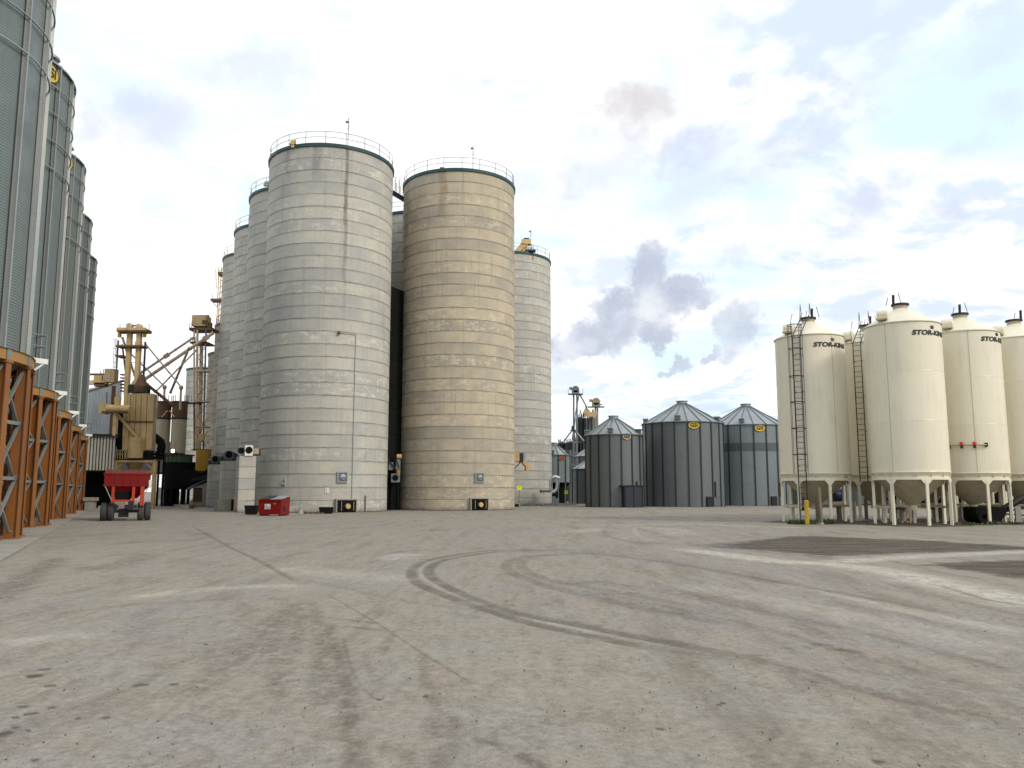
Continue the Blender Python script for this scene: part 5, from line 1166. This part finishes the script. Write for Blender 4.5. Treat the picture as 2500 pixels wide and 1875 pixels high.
# ============================================================ GRAIN CART
def cart():
    p = G(297, 1270.5); t = thing('grain_cart', 'red gravity wagon on dual wheels seen from behind, faded top rim', 'wagon', (p.x, p.y+.45, 0), R_(24.5))
    w = 2.42/2; zt, zm, zb = 2.86, 2.0, 1.25; L0, L1 = -.55, 2.9
    def sh(m, pts_b, pts_t): m.add(pts_b+pts_t, [(0,1,5,4),(1,2,6,5),(2,3,7,6),(3,0,4,7)])
    rect = lambda a, y0, y1, z: [(-a, y0, z), (a, y0, z), (a, y1, z), (-a, y1, z)]
    m = MB(); sh(m, rect(w, L0, L1, zm), rect(w+.02, L0-.02, L1+.02, zt-.2)); m.build('box_side', M_red, t)
    m = MB(); sh(m, rect(w+.02, L0-.02, L1+.02, zt-.2), rect(w-.06, L0+.02, L1, zt+.03)); m.build('top_extension', M_redp, t)
    m = MB(); sh(m, rect(.55, L0+.6, L1-.5, zb), rect(w, L0, L1, zm)); m.add(rect(.55, L0+.6, L1-.5, zb), [(0,3,2,1)]); m.build('hopper_bottom', M_red, t)
    m = MB()
    for z in (zm, zt-.2): m.bar((-w-.04, L0-.03, z), (w+.04, L0-.03, z), .07); m.bar((-w-.04, L0, z), (-w-.04, L1, z), .07); m.bar((w+.04, L0, z), (w+.04, L1, z), .07)
    m.build('rim_rail', M_red, t)
    for x in (-.62, -.2, .2, .62): MB().box((x, L0-.03, (zm+zt-.2)/2), (.05, .04, zt-zm-.26)).build('box_rib', M_red, t)
    for x in (-.72, .35): MB().box((x, L0+.05, 1.5), (.16, .12, 1.0)).build('frame_post', M_orr, t)
    MB().box((.82, L0+.05, 1.42), (.22, .16, 1.15)).build('frame_post', M_orr, t)
    MB().box((-.18, L0+.02, 1.12), (1.25, .1, .12)).build('cross_member', M_orr, t); MB().box((-.2, L0+.3, 1.5), (.85, .05, .7)).build('discharge_panel', M_void, t)
    for s in (-1, 1): MB().bar((s*(w-.05), L0-.02, zm-.02), (s*.75, L0, 1.1), .045).build('stay', M_galroof, t)
    m = MB(); m.box((0, .0, .52), (1.9, .16, .18)); m.box((-.12, 0, .42), (.55, .3, .5)); m.box((.0, 1.2, .75), (.18, 3.6, .2)); m.box((-.5, 1.2, .75), (.12, 3.4, .18)); m.box((.5, 1.2, .75), (.12, 3.4, .18)); m.build('chassis', M_black, t)
    MB().box((.25, L0+.12, .85), (.3, .3, .5)).box((-.65, L0+.25, .7), (.3, .3, .45)).build('running_gear', M_black, t); MB().lathe([(.01, -.03), (.05, -.03), (.05, .03), (.01, .03)], 10).shift(Matrix.Rotation(pi/2, 4, 'X')).build('tail_lamp', M_glass, t, (-.1, L0-.05, .9))
    tyre = MB(); tyre.lathe([(.26, -.15), (.44, -.165), (.49, -.13), (.505, -.06), (.505, .06), (.49, .13), (.44, .165), (.26, .15)], 30).shift(Matrix.Rotation(pi/2, 4, 'Y')); tm = tyre.mesh('tyre', M_rubber)
    lug = MB()
    for k in range(22):
        a = 2*pi*k/22
        for s in (-1, 1): lug.box((s*.075, .508*cos(a+s*.07), .508*sin(a+s*.07)), (.12, .03, .02), rot=Matrix.Rotation(a+s*.07, 3, 'X'))
    lm = lug.mesh('tread', M_rubber); rm = MB().lathe([(.01, -.05), (.2, -.05), (.26, -.12), (.26, .12), (.2, .04), (.01, .04)], 18).shift(Matrix.Rotation(pi/2, 4, 'Y')).mesh('rim', M_white)
    for y in (0.0, 2.4):
        for x in (-1.17, -.80, .80, 1.17):
            wh = bpy.data.objects.new('wheel', None); COL.objects.link(wh); wh.parent = t; wh.location = (x, y, .49)
            inst('tyre', tm, wh); inst('rim', rm, wh); inst('tread', lm, wh)
    MB().plate([(0, .0), (.12, .02), (.16, .35), (.1, .5), (-.02, .45)], .04, 'y').build('roll_tarp_end', M_white, t, (w-.06, L0-.05, 1.85))
cart()

# ============================================================ LEFT PLANT
def panelled(px0, px1, y_top, y_bot, Y, depth, n, label, name, mat, cat, rz=None, proud=.04, gap=.05, core=None):
    """clad block facing the yard: separate cladding panels over a core"""
    rz = ROW if rz is None else rz
    a = at(px0, (y_top+y_bot)/2, Y)
    # far end lies on the line through a with heading rz
    r = ray(px1, (y_top+y_bot)/2); k = r.x/r.y; e = (cos(rz), sin(rz)); s = (k*a.y-a.x)/(e[0]-k*e[1])
    zt, zb = at(px0, y_top, Y).z, max(at(px0, y_bot, Y).z, 0)
    t = thing(name, label, cat, (a.x, a.y, 0), rz)
    MB().box((s/2, depth/2+.05, (zt+zb)/2), (s-.04, depth, zt-zb)).build('core_wall', core or mat, t)
    w = s/n; pm = MB().box((0, 0, (zt+zb)/2), (w-gap, proud*2, zt-zb-.02)).mesh('cladding_panel', mat)
    for i in range(n): inst('cladding_panel', pm, t, ((i+.5)*w, 0, 0))
    return t, s, zt, zb
# grey gabled shed
def grey_shed():
    t, s, zt, zb = panelled(205, 297, 1062, 1150, 97, 14, 26, 'grey clad shed with a sloping roofline left of the tan tower', 'grey_shed', M_shed, 'shed', rz=0.0)
    Y = 97; a = at(205, 1062, Y); P = lambda px, py: at(px, py, Y)-Vector((a.x, a.y, 0))
    n = 26; w = s/n; top = lambda x: 0
    zl, zr = P(160, 962).z, P(296, 930).z; xl, xr = P(160, 960).x, P(296, 930).x
    for i in range(n+8):
        x0 = xr-(i+1)*w; x1 = xr-i*w; f0 = (x0-xl)/(xr-xl); f1 = (x1-xl)/(xr-xl)
        MB().plate([(x0+.02, zt-.1), (x1-.02, zt-.1), (x1-.02, zl+(zr-zl)*f1), (x0+.02, zl+(zr-zl)*f0)], .12, 'y').build('cladding_sheet', M_shed, t, (0, -.02, 0))
    MB().plate([(xl-2, zl-1.2), (xr, zr), (xr+.1, zr+.12), (xl-2, zl-1.05)], .5, 'y').build('roof_edge', M_galroof, t)
    MB().box((s/2, 7, zb), (s, 14, .2)).build('floor_beam', M_black, t)
grey_shed()
def annex():
    t, s, zt, zb = panelled(196, 281, 1063, 1148, 84, 8, 11, 'pale ribbed annex wall under the grey shed, black opening below', 'pale_annex', M_annex, 'building', gap=.11, proud=.06, core=M_brown)
    MB().box((s/2, 0, zt+.08), (s+.5, .8, .22)).build('flashing', M_black, t)
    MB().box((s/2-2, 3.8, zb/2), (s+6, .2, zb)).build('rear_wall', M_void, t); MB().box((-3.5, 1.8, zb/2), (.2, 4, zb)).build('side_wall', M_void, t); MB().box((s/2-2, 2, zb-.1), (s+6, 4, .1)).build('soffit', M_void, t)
    MB().box((-2.6, 3.8, (zt+zb)/2), (5, .2, zt-zb)).build('side_cladding', M_annex, t)
    p = G(220, 1247); q = thing('concrete_plinth', 'small pale concrete plinth in front of the dark opening', 'concrete block', (p.x, p.y, 0), .2)
    MB().box((0, 0, .45), (.75, .7, .9)).build('stem', M_pier, q); MB().box((0, 0, 1.0), (1.05, .9, .3)).build('cap', M_pier, q)
    for x, h in ((-1.2, .5), (.9, .4), (2.0, .8)):
        MB().box((x, 1.0, h/2), (.9, .7, h)).build('rubble_block', M_pier if x > 0 else M_black, q)
annex()
PLY = 86.0
def PP(o): return lambda px, py, d=0.0: at(px, py, PLY+d)-Vector(o)
def tower():
    o = at(335, 1240, PLY); o.z = 0; t = thing('cleaning_tower', 'tan panelled processing tower on a steel frame behind the red wagon', 'tower', o)
    P = PP(o)
    xs = [302, 320, 333, 346, 360, 377]; xb = [298, 313, 327, 341, 356, 371]
    for i in range(5):      # upper and lower rows of cladding
        for (ya, yb, fa, fb) in ((961, 1028.5, 0, .5), (1030.5, 1098, .5, 1)):
            L = lambda f, k: xs[k]*(1-f)+xb[k]*f
            q = [P(L(fa, i)+.8, ya), P(L(fa, i+1)-.8, ya), P(L(fb, i+1)-.8, yb), P(L(fb, i)+.8, yb)]
            MB().plate([(v.x, v.z) for v in q][::-1], .1, 'y').build('cladding_panel', M_tan, t)
    c0, c1 = P(300, 1098), P(376, 962)
    q = [(c0.x, c0.z), (P(370, 1098).x, c0.z), (P(375.5, 962).x, c1.z), (P(303, 962).x, c1.z)]; MB().plate(q, .8, 'y').build('core', M_tan2, t, (0, .5, 0))
    MB().bar(P(297, 1029, -.1), P(373, 1030, -.1), .1, .16).build('belt_rail', M_brown, t)
    MB().box(P(297, 1060, .6), (.5, .8, 6)).build('side_duct', M_void, t)
    # frame and platform
    for px, pb in ((283, 1238), (377, 1241)):
        for d in (0,): MB().box((P(px, 1160).x, d, P(px, 1125).z/2), (.34, .34, P(px, 1125).z)).build('column', M_tan, t)
    for py, h in ((1125, .34), (1152, .3)):
        MB().box(((P(283, py).x+P(379, py).x)/2, -.05, P(330, py).z), (P(379, py).x-P(283, py).x, .3, h)).build('beam', M_tan, t)
    MB().box(((P(283, 1120).x+P(379, 1120).x)/2, .7, P(330, 1122).z), (P(379, 1120).x-P(283, 1120).x, 1.8, .12)).build('deck', M_brown, t)
    for a, b in (((300, 1129), (288, 1144)), ((357, 1129), (375, 1148))): MB().bar(P(*a), P(*b), .14).build('knee_brace', M_tan, t)
    MB().lathe([(.95, .4), (.95, .0), (.28, -1.2), (.28, -2.0)], 20).build('discharge_cone', M_tan, t, P(330, 1128, 1.2))
    for k in range(4): MB().bar(P(287+k*6, 1098), P(287+k*6, 1121), .07).build('rail_post', M_tan, t)
    for py in (1099, 1109): MB().bar(P(285, py), P(309, py), .07).build('guard_rail', M_tan, t)
    for py in (1105, 1113): MB().bar(P(358, py), P(379, py), .08).build('guard_rail', M_tan, t)
    for k in range(9): MB().box(P(284+k*1.2, 1075+k*1.5, 1), (.12, .5, .9)).build('stair_piece', M_tan2, t)
    c = P(336, 1119, .4); tk = MB().lathe([(1.0, 0), (1.0, 2.05), (.95, 2.1), (.01, 2.15)], 28).build('round_hopper', M_tan, t, c)
    MB().bar(P(284, 1010, -.3), P(336, 1068, -.3), .24).build('feed_pipe', M_tan, t)
    MB().box(P(360, 1111, .3), (1.6, 1, .8)).build('drive_box', M_void, t)
tower()
def side_platform():
    o = at(284, 1000, PLY-1); t = thing('screw_conveyor', 'tan conveyor and platform jutting left from the tower', 'conveyor', o); P = lambda px, py, d=0: at(px, py, PLY-1+d)-Vector(o)
    MB().tube(P(258, 997), P(318, 1000), .42, 12).build('conveyor_tube', M_tan, t); MB().box(P(254, 998), (.7, .8, 1.1)).build('end_box', M_tan, t); MB().box((P(284, 1006).x, 0, P(284, 1006.5).z), (2.6, 1.0, .16)).build('platform', M_brown, t)
    MB().box(P(287, 988), (.5, .5, 1.6)).build('riser', M_tan, t); MB().bar(P(261, 957), P(261, 1004), .07).build('mast', M_black, t)
    MB().bar(P(282, 1008), P(279, 1064), .33, .33).build('chute', M_tan, t); MB().poly([P(276, 990), P(275, 983), P(280, 981), P(283, 986)], .07, 6).build('hoop', M_black, t)
    MB().bar(P(250, 988), P(246, 988), .2).build('motor', M_brown, t)
side_platform()
def left_conveyor():
    Y = 92; o = at(250, 930, Y); t = thing('roof_drag_conveyor', 'tan drag conveyor with drive head above the grey shed roof', 'conveyor', o); P = lambda px, py, d=0: at(px, py, Y+d)-Vector(o)
    MB().bar(P(150, 934), P(262, 934), .8, .42).build('lower_trunk', M_tan, t); MB().bar(P(150, 914), P(256, 914), .5, .16).build('upper_rail', M_brown, t)
    MB().box(P(243, 926), (.9, .9, .8)).build('bracket', M_tan, t); MB().box(P(272, 918), (1.1, 1.0, 1.5)).box(P(279, 912), (.5, .8, .8)).build('drive_head', M_tan, t)
    MB().box(P(266, 925), (.8, 1.1, .8)).build('gear_case', M_tan2, t); MB().bar(P(246, 905), P(246, 914), .07).bar(P(253, 901), P(253, 914), .06).build('post', M_rail, t)
    MB().box(P(247, 940), (1.2, .8, .4)).build('leg', M_brown, t)
    a = P(247, 934); MB().box((a.x, 3, a.z-4), (.3, .3, 8)).build('support_column', M_brown, t)
left_conveyor()
def twin_elevators():
    Y = 90; o = at(325, 960, Y); t = thing('twin_elevator', 'tan twin-leg bucket elevator with platforms and a caged ladder', 'bucket elevator', o); P = lambda px, py, d=0: at(px, py, Y+d)-Vector(o)
    for k, (a, b) in enumerate((((318, 800), (309, 962)), ((341, 802), (333, 962)))):
        MB().bar(P(*a), P(*b), .46, .5).build('leg_trunk', M_tan, t)
        c = P(a[0]-1, a[1]-4); MB().lathe([(.01, -.3), (.28, -.3), (.33, -.24), (.33, .24), (.28, .3), (.01, .3)], 16).shift(Matrix.Translation(c) @ Matrix.Rotation(pi/2, 4, 'X')).build('head_drum', M_tan2, t)
        MB().bar(P(a[0]-1, a[1]-6, .0), P(a[0]+(-11 if k == 0 else 10), a[1]+12), .28).build('head_chute', M_tan, t)
    MB().bar(P(320, 795), P(338, 795), .14).build('drive_shaft', M_brown, t)
    for (x0, x1, y, mt) in ((292, 364, 809, M_brown), (289, 354, 847, M_brown), (289, 306, 871, M_brown)):
        MB().box(((P(x0, y).x+P(x1, y).x)/2, 0, P(x0, y).z), (P(x1, y).x-P(x0, y).x, 1.4, .34 if y == 809 else .2)).build('platform', mt, t)
    MB().box(((P(292, 805).x+P(364, 805).x)/2, -.72, P(292, 806).z), (P(364, 805).x-P(292, 805).x, .06, .3)).build('toe_board', M_tan, t)
    for x in (293, 364): MB().bar(P(x, 791), P(x, 808), .05).build('rail_post', M_rail, t)
    for x in (289, 309, 320, 331, 342, 353): MB().bar(P(x, 834), P(x, 847), .05).build('rail_post', M_rail, t)
    for y in (835, 840): MB().bar(P(289, y), P(353, y), .04).build('guard_rail', M_rail, t)
    for x in (277, 281, 284): MB().bar(P(x+2, 829), P(x-1, 898), .04).build('cage_bar', M_rail, t)
    for y in (829, 850, 866, 884, 897): MB().bar(P(276, y), P(286, y), .035).build('cage_hoop', M_rail, t)
    MB().bar(P(289, 831), P(284, 912), .12).build('tower_post', M_rail, t); MB().bar(P(355, 835), P(350, 930), .16).build('tower_post', M_dsteel, t); MB().bar(P(299, 845), P(307, 912), .14).build('tower_brace', M_black, t)
    for y in (885, 905): MB().bar(P(320, y), P(352, y), .04).build('tie', M_rail, t)
    for y in range(915, 958, 8): MB().box(P(301, y), (.5, .5, .12)).build('stair_tread', M_black, t)
    for x in (295, 350): MB().box(P(x-3 if x < 300 else x+3, 818), (.3, .3, .5)).build('valve_box', M_yellow, t)
    MB().poly([P(344, 800), P(352, 812), P(354, 818)], .08, 6).build('drop_pipe', M_tan2, t)
    MB().lathe([(.01, 1.1), (.3, 1.0), (.45, .5), (.75, -.3), (.65, -.9), (.01, -.95)], 16).build('distributor', M_brown, t, P(345, 938))
    MB().box(P(335, 950), (1.5, 1, .9)).box(P(352, 952), (1.0, .9, .8)).build('transfer_box', M_black, t)
    MB().bar(P(330, 930), P(310, 960), .3).build('feed_chute', M_tan2, t)
twin_elevators()
def spouts():
    Y = 91; L = lambda x, y: (180+x/4.74, 650+y/4.74)
    data = [((565,830),(705,1265),.22,M_tan2,'steep tan spout from the left head platform down to the distributor'), ((560,915),(1055,1395),.14,M_spout,'thin pinkish spout crossing to the left cream tank'),
      ((835,905),(1245,1400),.14,M_spout,'thin pinkish spout crossing to the right cream tank'), ((770,1240),(1380,830),.24,M_spout,'upper thick spout with a joint box rising to the head house'),
      ((820,1310),(1610,775),.34,M_tan2,'thickest yellowish conveyor spout rising to the head house platform'), ((950,1450),(1420,970),.15,M_spout,'thin brownish strut spout below the two thick spouts'),
      ((1335,945),(1120,1460),.24,M_spout,'brown spout dropping from the head house to the tank inlet'), ((850,1370),(1145,1610),.30,M_brown,'thick dark spout sloping down to between the two cream tanks')]
    for a, b, w, mt, lab in data:
        A, B = at(*L(*a), Y), at(*L(*b), Y+(3 if 'head house' in lab else 0)); t = thing('grain_spout', lab, 'spout', A, 0, 'spouts crossing between the elevators'); w *= .55
        MB().tube((0, 0, 0), B-A, w, 10).build('pipe', mt, t)
        for f in (.0, .33, .66, 1.0): d = (B-A); MB().tube(d*f-d.normalized()*.06, d*f+d.normalized()*.06, w*1.25, 10).build('flange', mt, t)
        if 'joint' in lab: MB().bar((B-A)*.45, (B-A)*.53, .5, .5).build('joint_box', mt, t)
        if 'thickest' in lab: MB().bar((B-A)*.86, (B-A)*.93, .6, .55).build('joint_box', mt, t)
    for a, b, lab in [((1052,1400),(1045,1560),'short riser above the left cream tank'), ((1243,1405),(1230,1660),'tall tan riser above the right cream tank')]:
        A, B = at(*L(*a), Y), at(*L(*b), Y); t = thing('riser_pipe', lab, 'pipe', A, 0, 'riser pipes over the cream tanks'); MB().tube((0, 0, 0), B-A, .12, 10).build('pipe', M_tan2, t)
        MB().lathe([(.01, .25), (.18, .2), (.24, 0), (.18, -.2), (.01, -.25)], 12).build('elbow', M_spout, t)
spouts()
def tanks():
    Y = 96
    for k, (x0, x1, lab) in enumerate(((381.5, 414, 'left one of two cream tanks with a brown upper skirt'), (418.5, 453.5, 'right one of two cream tanks with a brown upper skirt'))):
        a, b = at(x0, 1060, Y), at(x1, 1060, Y); r = (b.x-a.x)/2; o = Vector(((a.x+b.x)/2, Y, 0)); t = thing('cream_tank', lab, 'tank', o, 0, 'pair of cream tanks')
        z = lambda py: at(x0, py, Y).z
        MB().lathe([(r, z(1107)), (r, z(1026)), (r*.9, z(1023))], 30).build('tank_shell', M_creamt, t); MB().lathe([(r*1.02, z(1021)), (r*1.02, z(982))], 30).build('upper_skirt', M_brown, t)
        MB().lathe([(r*1.1, z(983)), (r*1.1, z(980.5)), (.01, z(980))], 30).build('top_deck', M_black, t); MB().lathe([(r*1.06, z(1024)), (r*1.06, z(1021))], 30).build('mid_deck', M_black, t)
        MB().lathe([(r, z(1107)), (.3, z(1120))], 30).build('cone', M_brown, t)
        for j in range(6): an = pi+j*pi/5; MB().tube((r*cos(an), r*sin(an), z(981)), (r*cos(an), r*sin(an), z(966)), .035, 5).build('rail_post', M_rail, t)
        for j in range(4): an = pi*1.25+j*pi/2; MB().box((r*.9*cos(an), r*.9*sin(an), z(1110)/2), (.2, .2, z(1110))).build('leg', M_void, t)
        MB().bar((-r*.2 if k else r*.2, -r-.1, z(1020)), (-r if k else r*.9, -r, z(1004)), .12).build('chute', M_tan2, t)
    o = at(425, 1145, 95); c = at(424, 1120, 94.5); t = thing('green_tank', 'green banded tank below the two cream tanks', 'tank', (c.x, 96, 0))
    r = (at(456, 1120, 95).x-at(393, 1120, 95).x)/2; zt, zb = at(424, 1111, 94.5).z, at(424, 1128, 94.5).z
    MB().lathe([(r, zb), (r, zt), (.01, zt+.1)], 32).build('tank_shell', M_greent, t); MB().lathe([(r+.05, zt-.02), (r+.25, zt), (r+.25, zt+.1)], 32).build('rim_walk', M_black, t)
    for j in range(10): an = pi+j*pi/9; MB().box(((r+.05)*cos(an), (r+.05)*sin(an), (zt+zb)/2), (.08, .08, zt-zb)).build('rib', M_greent, t)
    MB().lathe([(r-.02, zb), (r-.02, 1.9)], 32).build('lower_shell', M_void, t)
    for j in range(6): an = pi+.3+j*pi/5.5; MB().box(((r-.2)*cos(an), (r-.2)*sin(an), 1), (.25, .25, 2)).build('leg', M_void, t)
    # work lamp that is lit in the photo
    p = at(422.5, 1101, 93.4); t = thing('work_lamp', 'small glowing work lamp on the right cream tank', 'lamp', p)
    n = NT('lit_lamp'); n.b.inputs['Emission Color'].default_value = (1, .97, .9, 1); n.b.inputs['Emission Strength'].default_value = 6.0
    MB().lathe([(.001, -.02), (.16, 0), (.2, .05), (.001, .06)], 16).shift(Matrix.Rotation(pi/2, 4, 'X')).build('lamp_lens', n.fin((.9, .9, .85), .3), t)
    MB().box((0, .2, 0), (.3, .3, .3)).build('lamp_housing', M_black, t); MB().bar((0, .35, 0), (0, 1.2, -.2), .08).build('arm', M_black, t)
tanks()
def head_house():
    Y = 100; o = at(490, 1235, Y); o.z = 0; t = thing('lattice_tower', 'tan lattice tower with a square head house and platforms', 'tower', o); P = lambda px, py, d=0: at(px, py, Y+d)-Vector(o)
    MB().box(P(492, 786, 1), ((509-474)/2022*100, 1.8, 1.35)).build('head_box', M_tan, t)
    m = MB().lathe([(.52, -.87), (.52, .87)], 18, a0=pi/2, a1=pi*1.02+.0).shift(Matrix.Translation(P(492, 779, 1)) @ Matrix.Rotation(pi/2, 4, 'Y')); m.build('curved_hood', M_tan, t)
    MB().box(P(500, 786, -.0), (.7, .1, .45)).build('louvre', M_brown, t); MB().box(P(513, 795, .5), (.4, .5, .7)).build('motor', M_brown, t)
    for x0, x1, y, h in ((462, 520, 803, .3), (464, 505, 836, .22), (488, 509, 837, .2)): MB().box(((P(x0, y).x+P(x1, y).x)/2, 1, P(x0, y).z), (P(x1, y).x-P(x0, y).x, 2.2, h)).build('platform', M_brown, t)
    for x in (463, 468): MB().bar(P(x, 788), P(x, 803), .05).build('rail_post', M_rail, t)
    for x in (464, 470, 477): MB().bar(P(x, 822), P(x, 836), .05).build('rail_post', M_rail, t)
    for y in (824, 829): MB().bar(P(464, y), P(478, y), .04).build('guard_rail', M_rail, t)
    for px0, px1 in ((474, 474), (482, 479), (503, 496)):
        MB().bar(P(px0, 806), P(px1, 1100), .22 if px0 == 482 else .16).build('tower_leg', M_tan2 if px0 != 503 else M_rail, t)
    m = MB()
    ys = list(range(848, 1100, 24))
    for i, y in enumerate(ys):
        MB().bar(P(481, y), P(502, y), .07).build('cross_bar', M_tan2, t); MB().bar(P(481 if i % 2 else 502, y), P(502 if i % 2 else 481, y+24), .06).build('diagonal', M_rail, t)
    MB().bar(P(492, 840, 1), P(487, 1098, 1), .35, .35).build('elevator_trunk', M_tan2, t)
    for y in (906, 980, 1042): MB().box(((P(477, y).x+P(506, y).x)/2, .5, P(477, y).z), (1.5, 1.3, .12)).build('landing', M_tan2, t)
    MB().bar(P(509, 1018), P(484, 1052), .16).bar(P(508, 1052), P(490, 1072), .14).build('side_chute', M_tan2, t); MB().box(P(492, 1068, -.2), (.6, .6, .9)).build('valve_box', M_tan, t)
    # platform beside the pale far silo
    MB().box(((P(453, 984).x+P(486, 984).x)/2, .4, P(453, 984).z), (1.7, 1.2, .14)).build('landing', M_black, t)
    for x in (455, 461, 468, 475): MB().bar(P(x, 966), P(x, 984), .05).build('rail_post', M_rail, t)
    MB().bar(P(452, 967), P(476, 967), .04).build('guard_rail', M_rail, t); MB().bar(P(474, 985), P(476, 1098), .16).build('tower_leg', M_tan2, t)
    for y in (1098, 1149): MB().box((P(490, y).x, .3, P(490, y).z), (1.9, 1.6, .1)).build('base_deck', M_brown, t)
    for px in (475, 505): MB().box((P(px, 1100).x, 1, P(px, 1098).z/2), (.25, .25, P(px, 1098).z)).build('column', M_void, t)
    # upper slender tower showing past the silo edge
    Y2 = 128; o2 = at(535, 795, Y2); t2 = thing('antenna_tower', 'slender rust-coloured lattice tower beside the last tall silo', 'tower', o2); Q = lambda px, py, d=0: at(px, py, Y2+d)-Vector(o2)
    for a, b in ((541, 532), (534.5, 529), (547, 537)): MB().bar(Q(a, 652), Q(b, 795), .12).build('tower_leg', M_tan, t2)
    for i, y in enumerate(range(655, 795, 14)):
        MB().bar(Q(541-.065*(y-652), y), Q(547-.07*(y-652), y+7), .06).build('diagonal', M_tan2, t2); MB().bar(Q(535-.04*(y-652), y+7), Q(547-.07*(y-652), y), .06).build('diagonal', M_tan2, t2)
    for x0, x1, y, h in ((536, 552, 670, .5), (518, 545, 734, .36)): MB().box(((Q(x0, y).x+Q(x1, y).x)/2, 0, Q(x0, y).z), (Q(x1, y).x-Q(x0, y).x, 1.5, h)).build('platform', M_brown, t2)
    for x in (526, 530, 533.5): MB().bar(Q(x, 656), Q(x-1.5, 705), .05).build('cage_bar', M_rail, t2)
    MB().bar(Q(519, 718), Q(519, 734), .05).bar(Q(519, 737), Q(532, 752), .07).build('bracket', M_rail, t2)
    MB().bar(Q(541, 795), (Q(537, 795).x, 0, -o2.z+.1), .5).build('mast_base', M_tan2, t2)
head_house()
def low_plant():
    Y = 92; P = lambda px, py, d=0: at(px, py, Y+d)
    a, b = P(472, 1123), P(507, 1123); r = (b.x-a.x)/2; t = thing('yellow_tank', 'mustard yellow tank hanging above the concrete hut', 'tank', ((a.x+b.x)/2, Y+r, 0))
    zt, zb = P(490, 1098).z, P(490, 1149).z
    for k in range(6): MB().lathe([(r, zb), (r, zt)], 4, a0=pi+k*pi/6+.02, a1=pi+(k+1)*pi/6-.02).build('shell_panel', M_ytank, t)
    MB().lathe([(r-.03, zb), (r-.03, zt), (.01, zt+.02)], 24).build('shell_liner', M_ytank, t); MB().lathe([(r-.03, zb), (.2, zb-.8)], 24).build('cone', M_brown, t)
    for x in (-r, r): MB().box((x*.9, .3, zb/2), (.2, .2, zb)).build('leg', M_void, t)
    h = P(488, 1238); t = thing('concrete_hut', 'small concrete hut with a louvred opening and sloping pipe on top', 'hut', (P(471, 1200).x, Y+1, 0), 0)
    w = P(506, 1200).x-P(471, 1200).x; z1 = P(471, 1190).z; z2 = P(506, 1178).z
    MB().plate([(0, 0), (w, 0), (w, z2), (0, z1)], 2.0, 'y').build('wall', M_pier, t)
    zc = P(481, 1208).z
    for k in range(6): MB().box((w*.35, -1.04, zc-.6+k*.22), (.8, .05, .14)).build('louvre', M_brown, t)
    MB().box((w*.35, -1.01, zc), (.9, .02, 1.5)).build('opening', M_void, t)
    MB().tube((-.6, -1, z1-.2), (w+.2, -1, z2+.5), .14, 8).build('pipe', M_rail, t)
    t = thing('dark_doorway', 'black steel enclosure between the concrete hut and the air ducts', 'enclosure', (P(507, 1200).x, Y, 0))
    MB().box((.35, 1, P(507, 1180).z/2), (.75, 2, P(507, 1180).z)).build('door', M_void, t); MB().box((-.9, 1.2, P(480, 1165).z), (4.6, 2, 1.7)).build('overhead_housing', M_void, t)
    MB().bar((-1.8, 0, P(490, 1172).z), (1.2, 0, P(490, 1160).z), .4).build('chute', M_black, t)
    # black receiving shed below the tanks
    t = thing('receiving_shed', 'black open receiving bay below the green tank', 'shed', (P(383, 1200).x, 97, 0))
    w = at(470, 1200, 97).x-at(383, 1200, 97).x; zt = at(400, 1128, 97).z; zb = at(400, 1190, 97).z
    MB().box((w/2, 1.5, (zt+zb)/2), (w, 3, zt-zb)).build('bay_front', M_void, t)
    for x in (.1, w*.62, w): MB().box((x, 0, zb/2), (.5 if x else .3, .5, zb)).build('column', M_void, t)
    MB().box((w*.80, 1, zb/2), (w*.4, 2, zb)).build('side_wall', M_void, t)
    t = thing('dust_hose', 'bulky black flexible duct hanging right of the tan tower', 'duct', at(388, 1100, 88)); o = Vector(t.location); Q = lambda px, py: at(px, py, 88)-o
    MB().poly([Q(376, 1066), Q(384, 1072), Q(392, 1078), Q(395, 1090), Q(392, 1105), Q(389, 1121)], .42, 12).build('duct_body', M_void, t)
    for y in (1085, 1095, 1105, 1115): MB().tube(Q(392, y), Q(391.6, y+1.5), .47, 12).build('rib', M_black, t)
    # far concrete wall and ramp
    a = at(381, 1219, 122); b = at(434, 1219, 122); t = thing('far_wall', 'pale concrete wall at the end of the drive-through', 'wall', (a.x, 122, 0)); w = b.x-a.x; zt = at(400, 1190, 122).z; n = 3
    for k in range(n): MB().box(((k+.5)*w/n, 0, zt/2), (w/n-.05, .4, zt)).build('wall_panel', M_pier, t)
    m = MB(); p = [G(400, 1243), G(470, 1243)]; z = .52
    c = [(G(372, 1246).x, 82, .03), (G(480, 1240).x+.6, 82, .03), (at(455, 1220, 118).x, 121, z), (at(378, 1220, 118).x-1, 121, z)]
    m.add(c+[(x, y, -.2) for x, y, _ in c], [(0,1,2,3),(0,4,5,1),(1,5,6,2),(2,6,7,3),(3,7,4,0)]); struct(m.build('ramp', M_pier))
    t = thing('ramp_kerb', 'dark kerb edging the right side of the ramp', 'kerb', (0, 0, 0)); A, B = Vector(c[1]), Vector(c[2]); MB().bar(A+Vector((0, 0, .15)), B+Vector((0, 0, .2)), .35, .4).build('kerb_stone', M_brown, t)
low_plant()
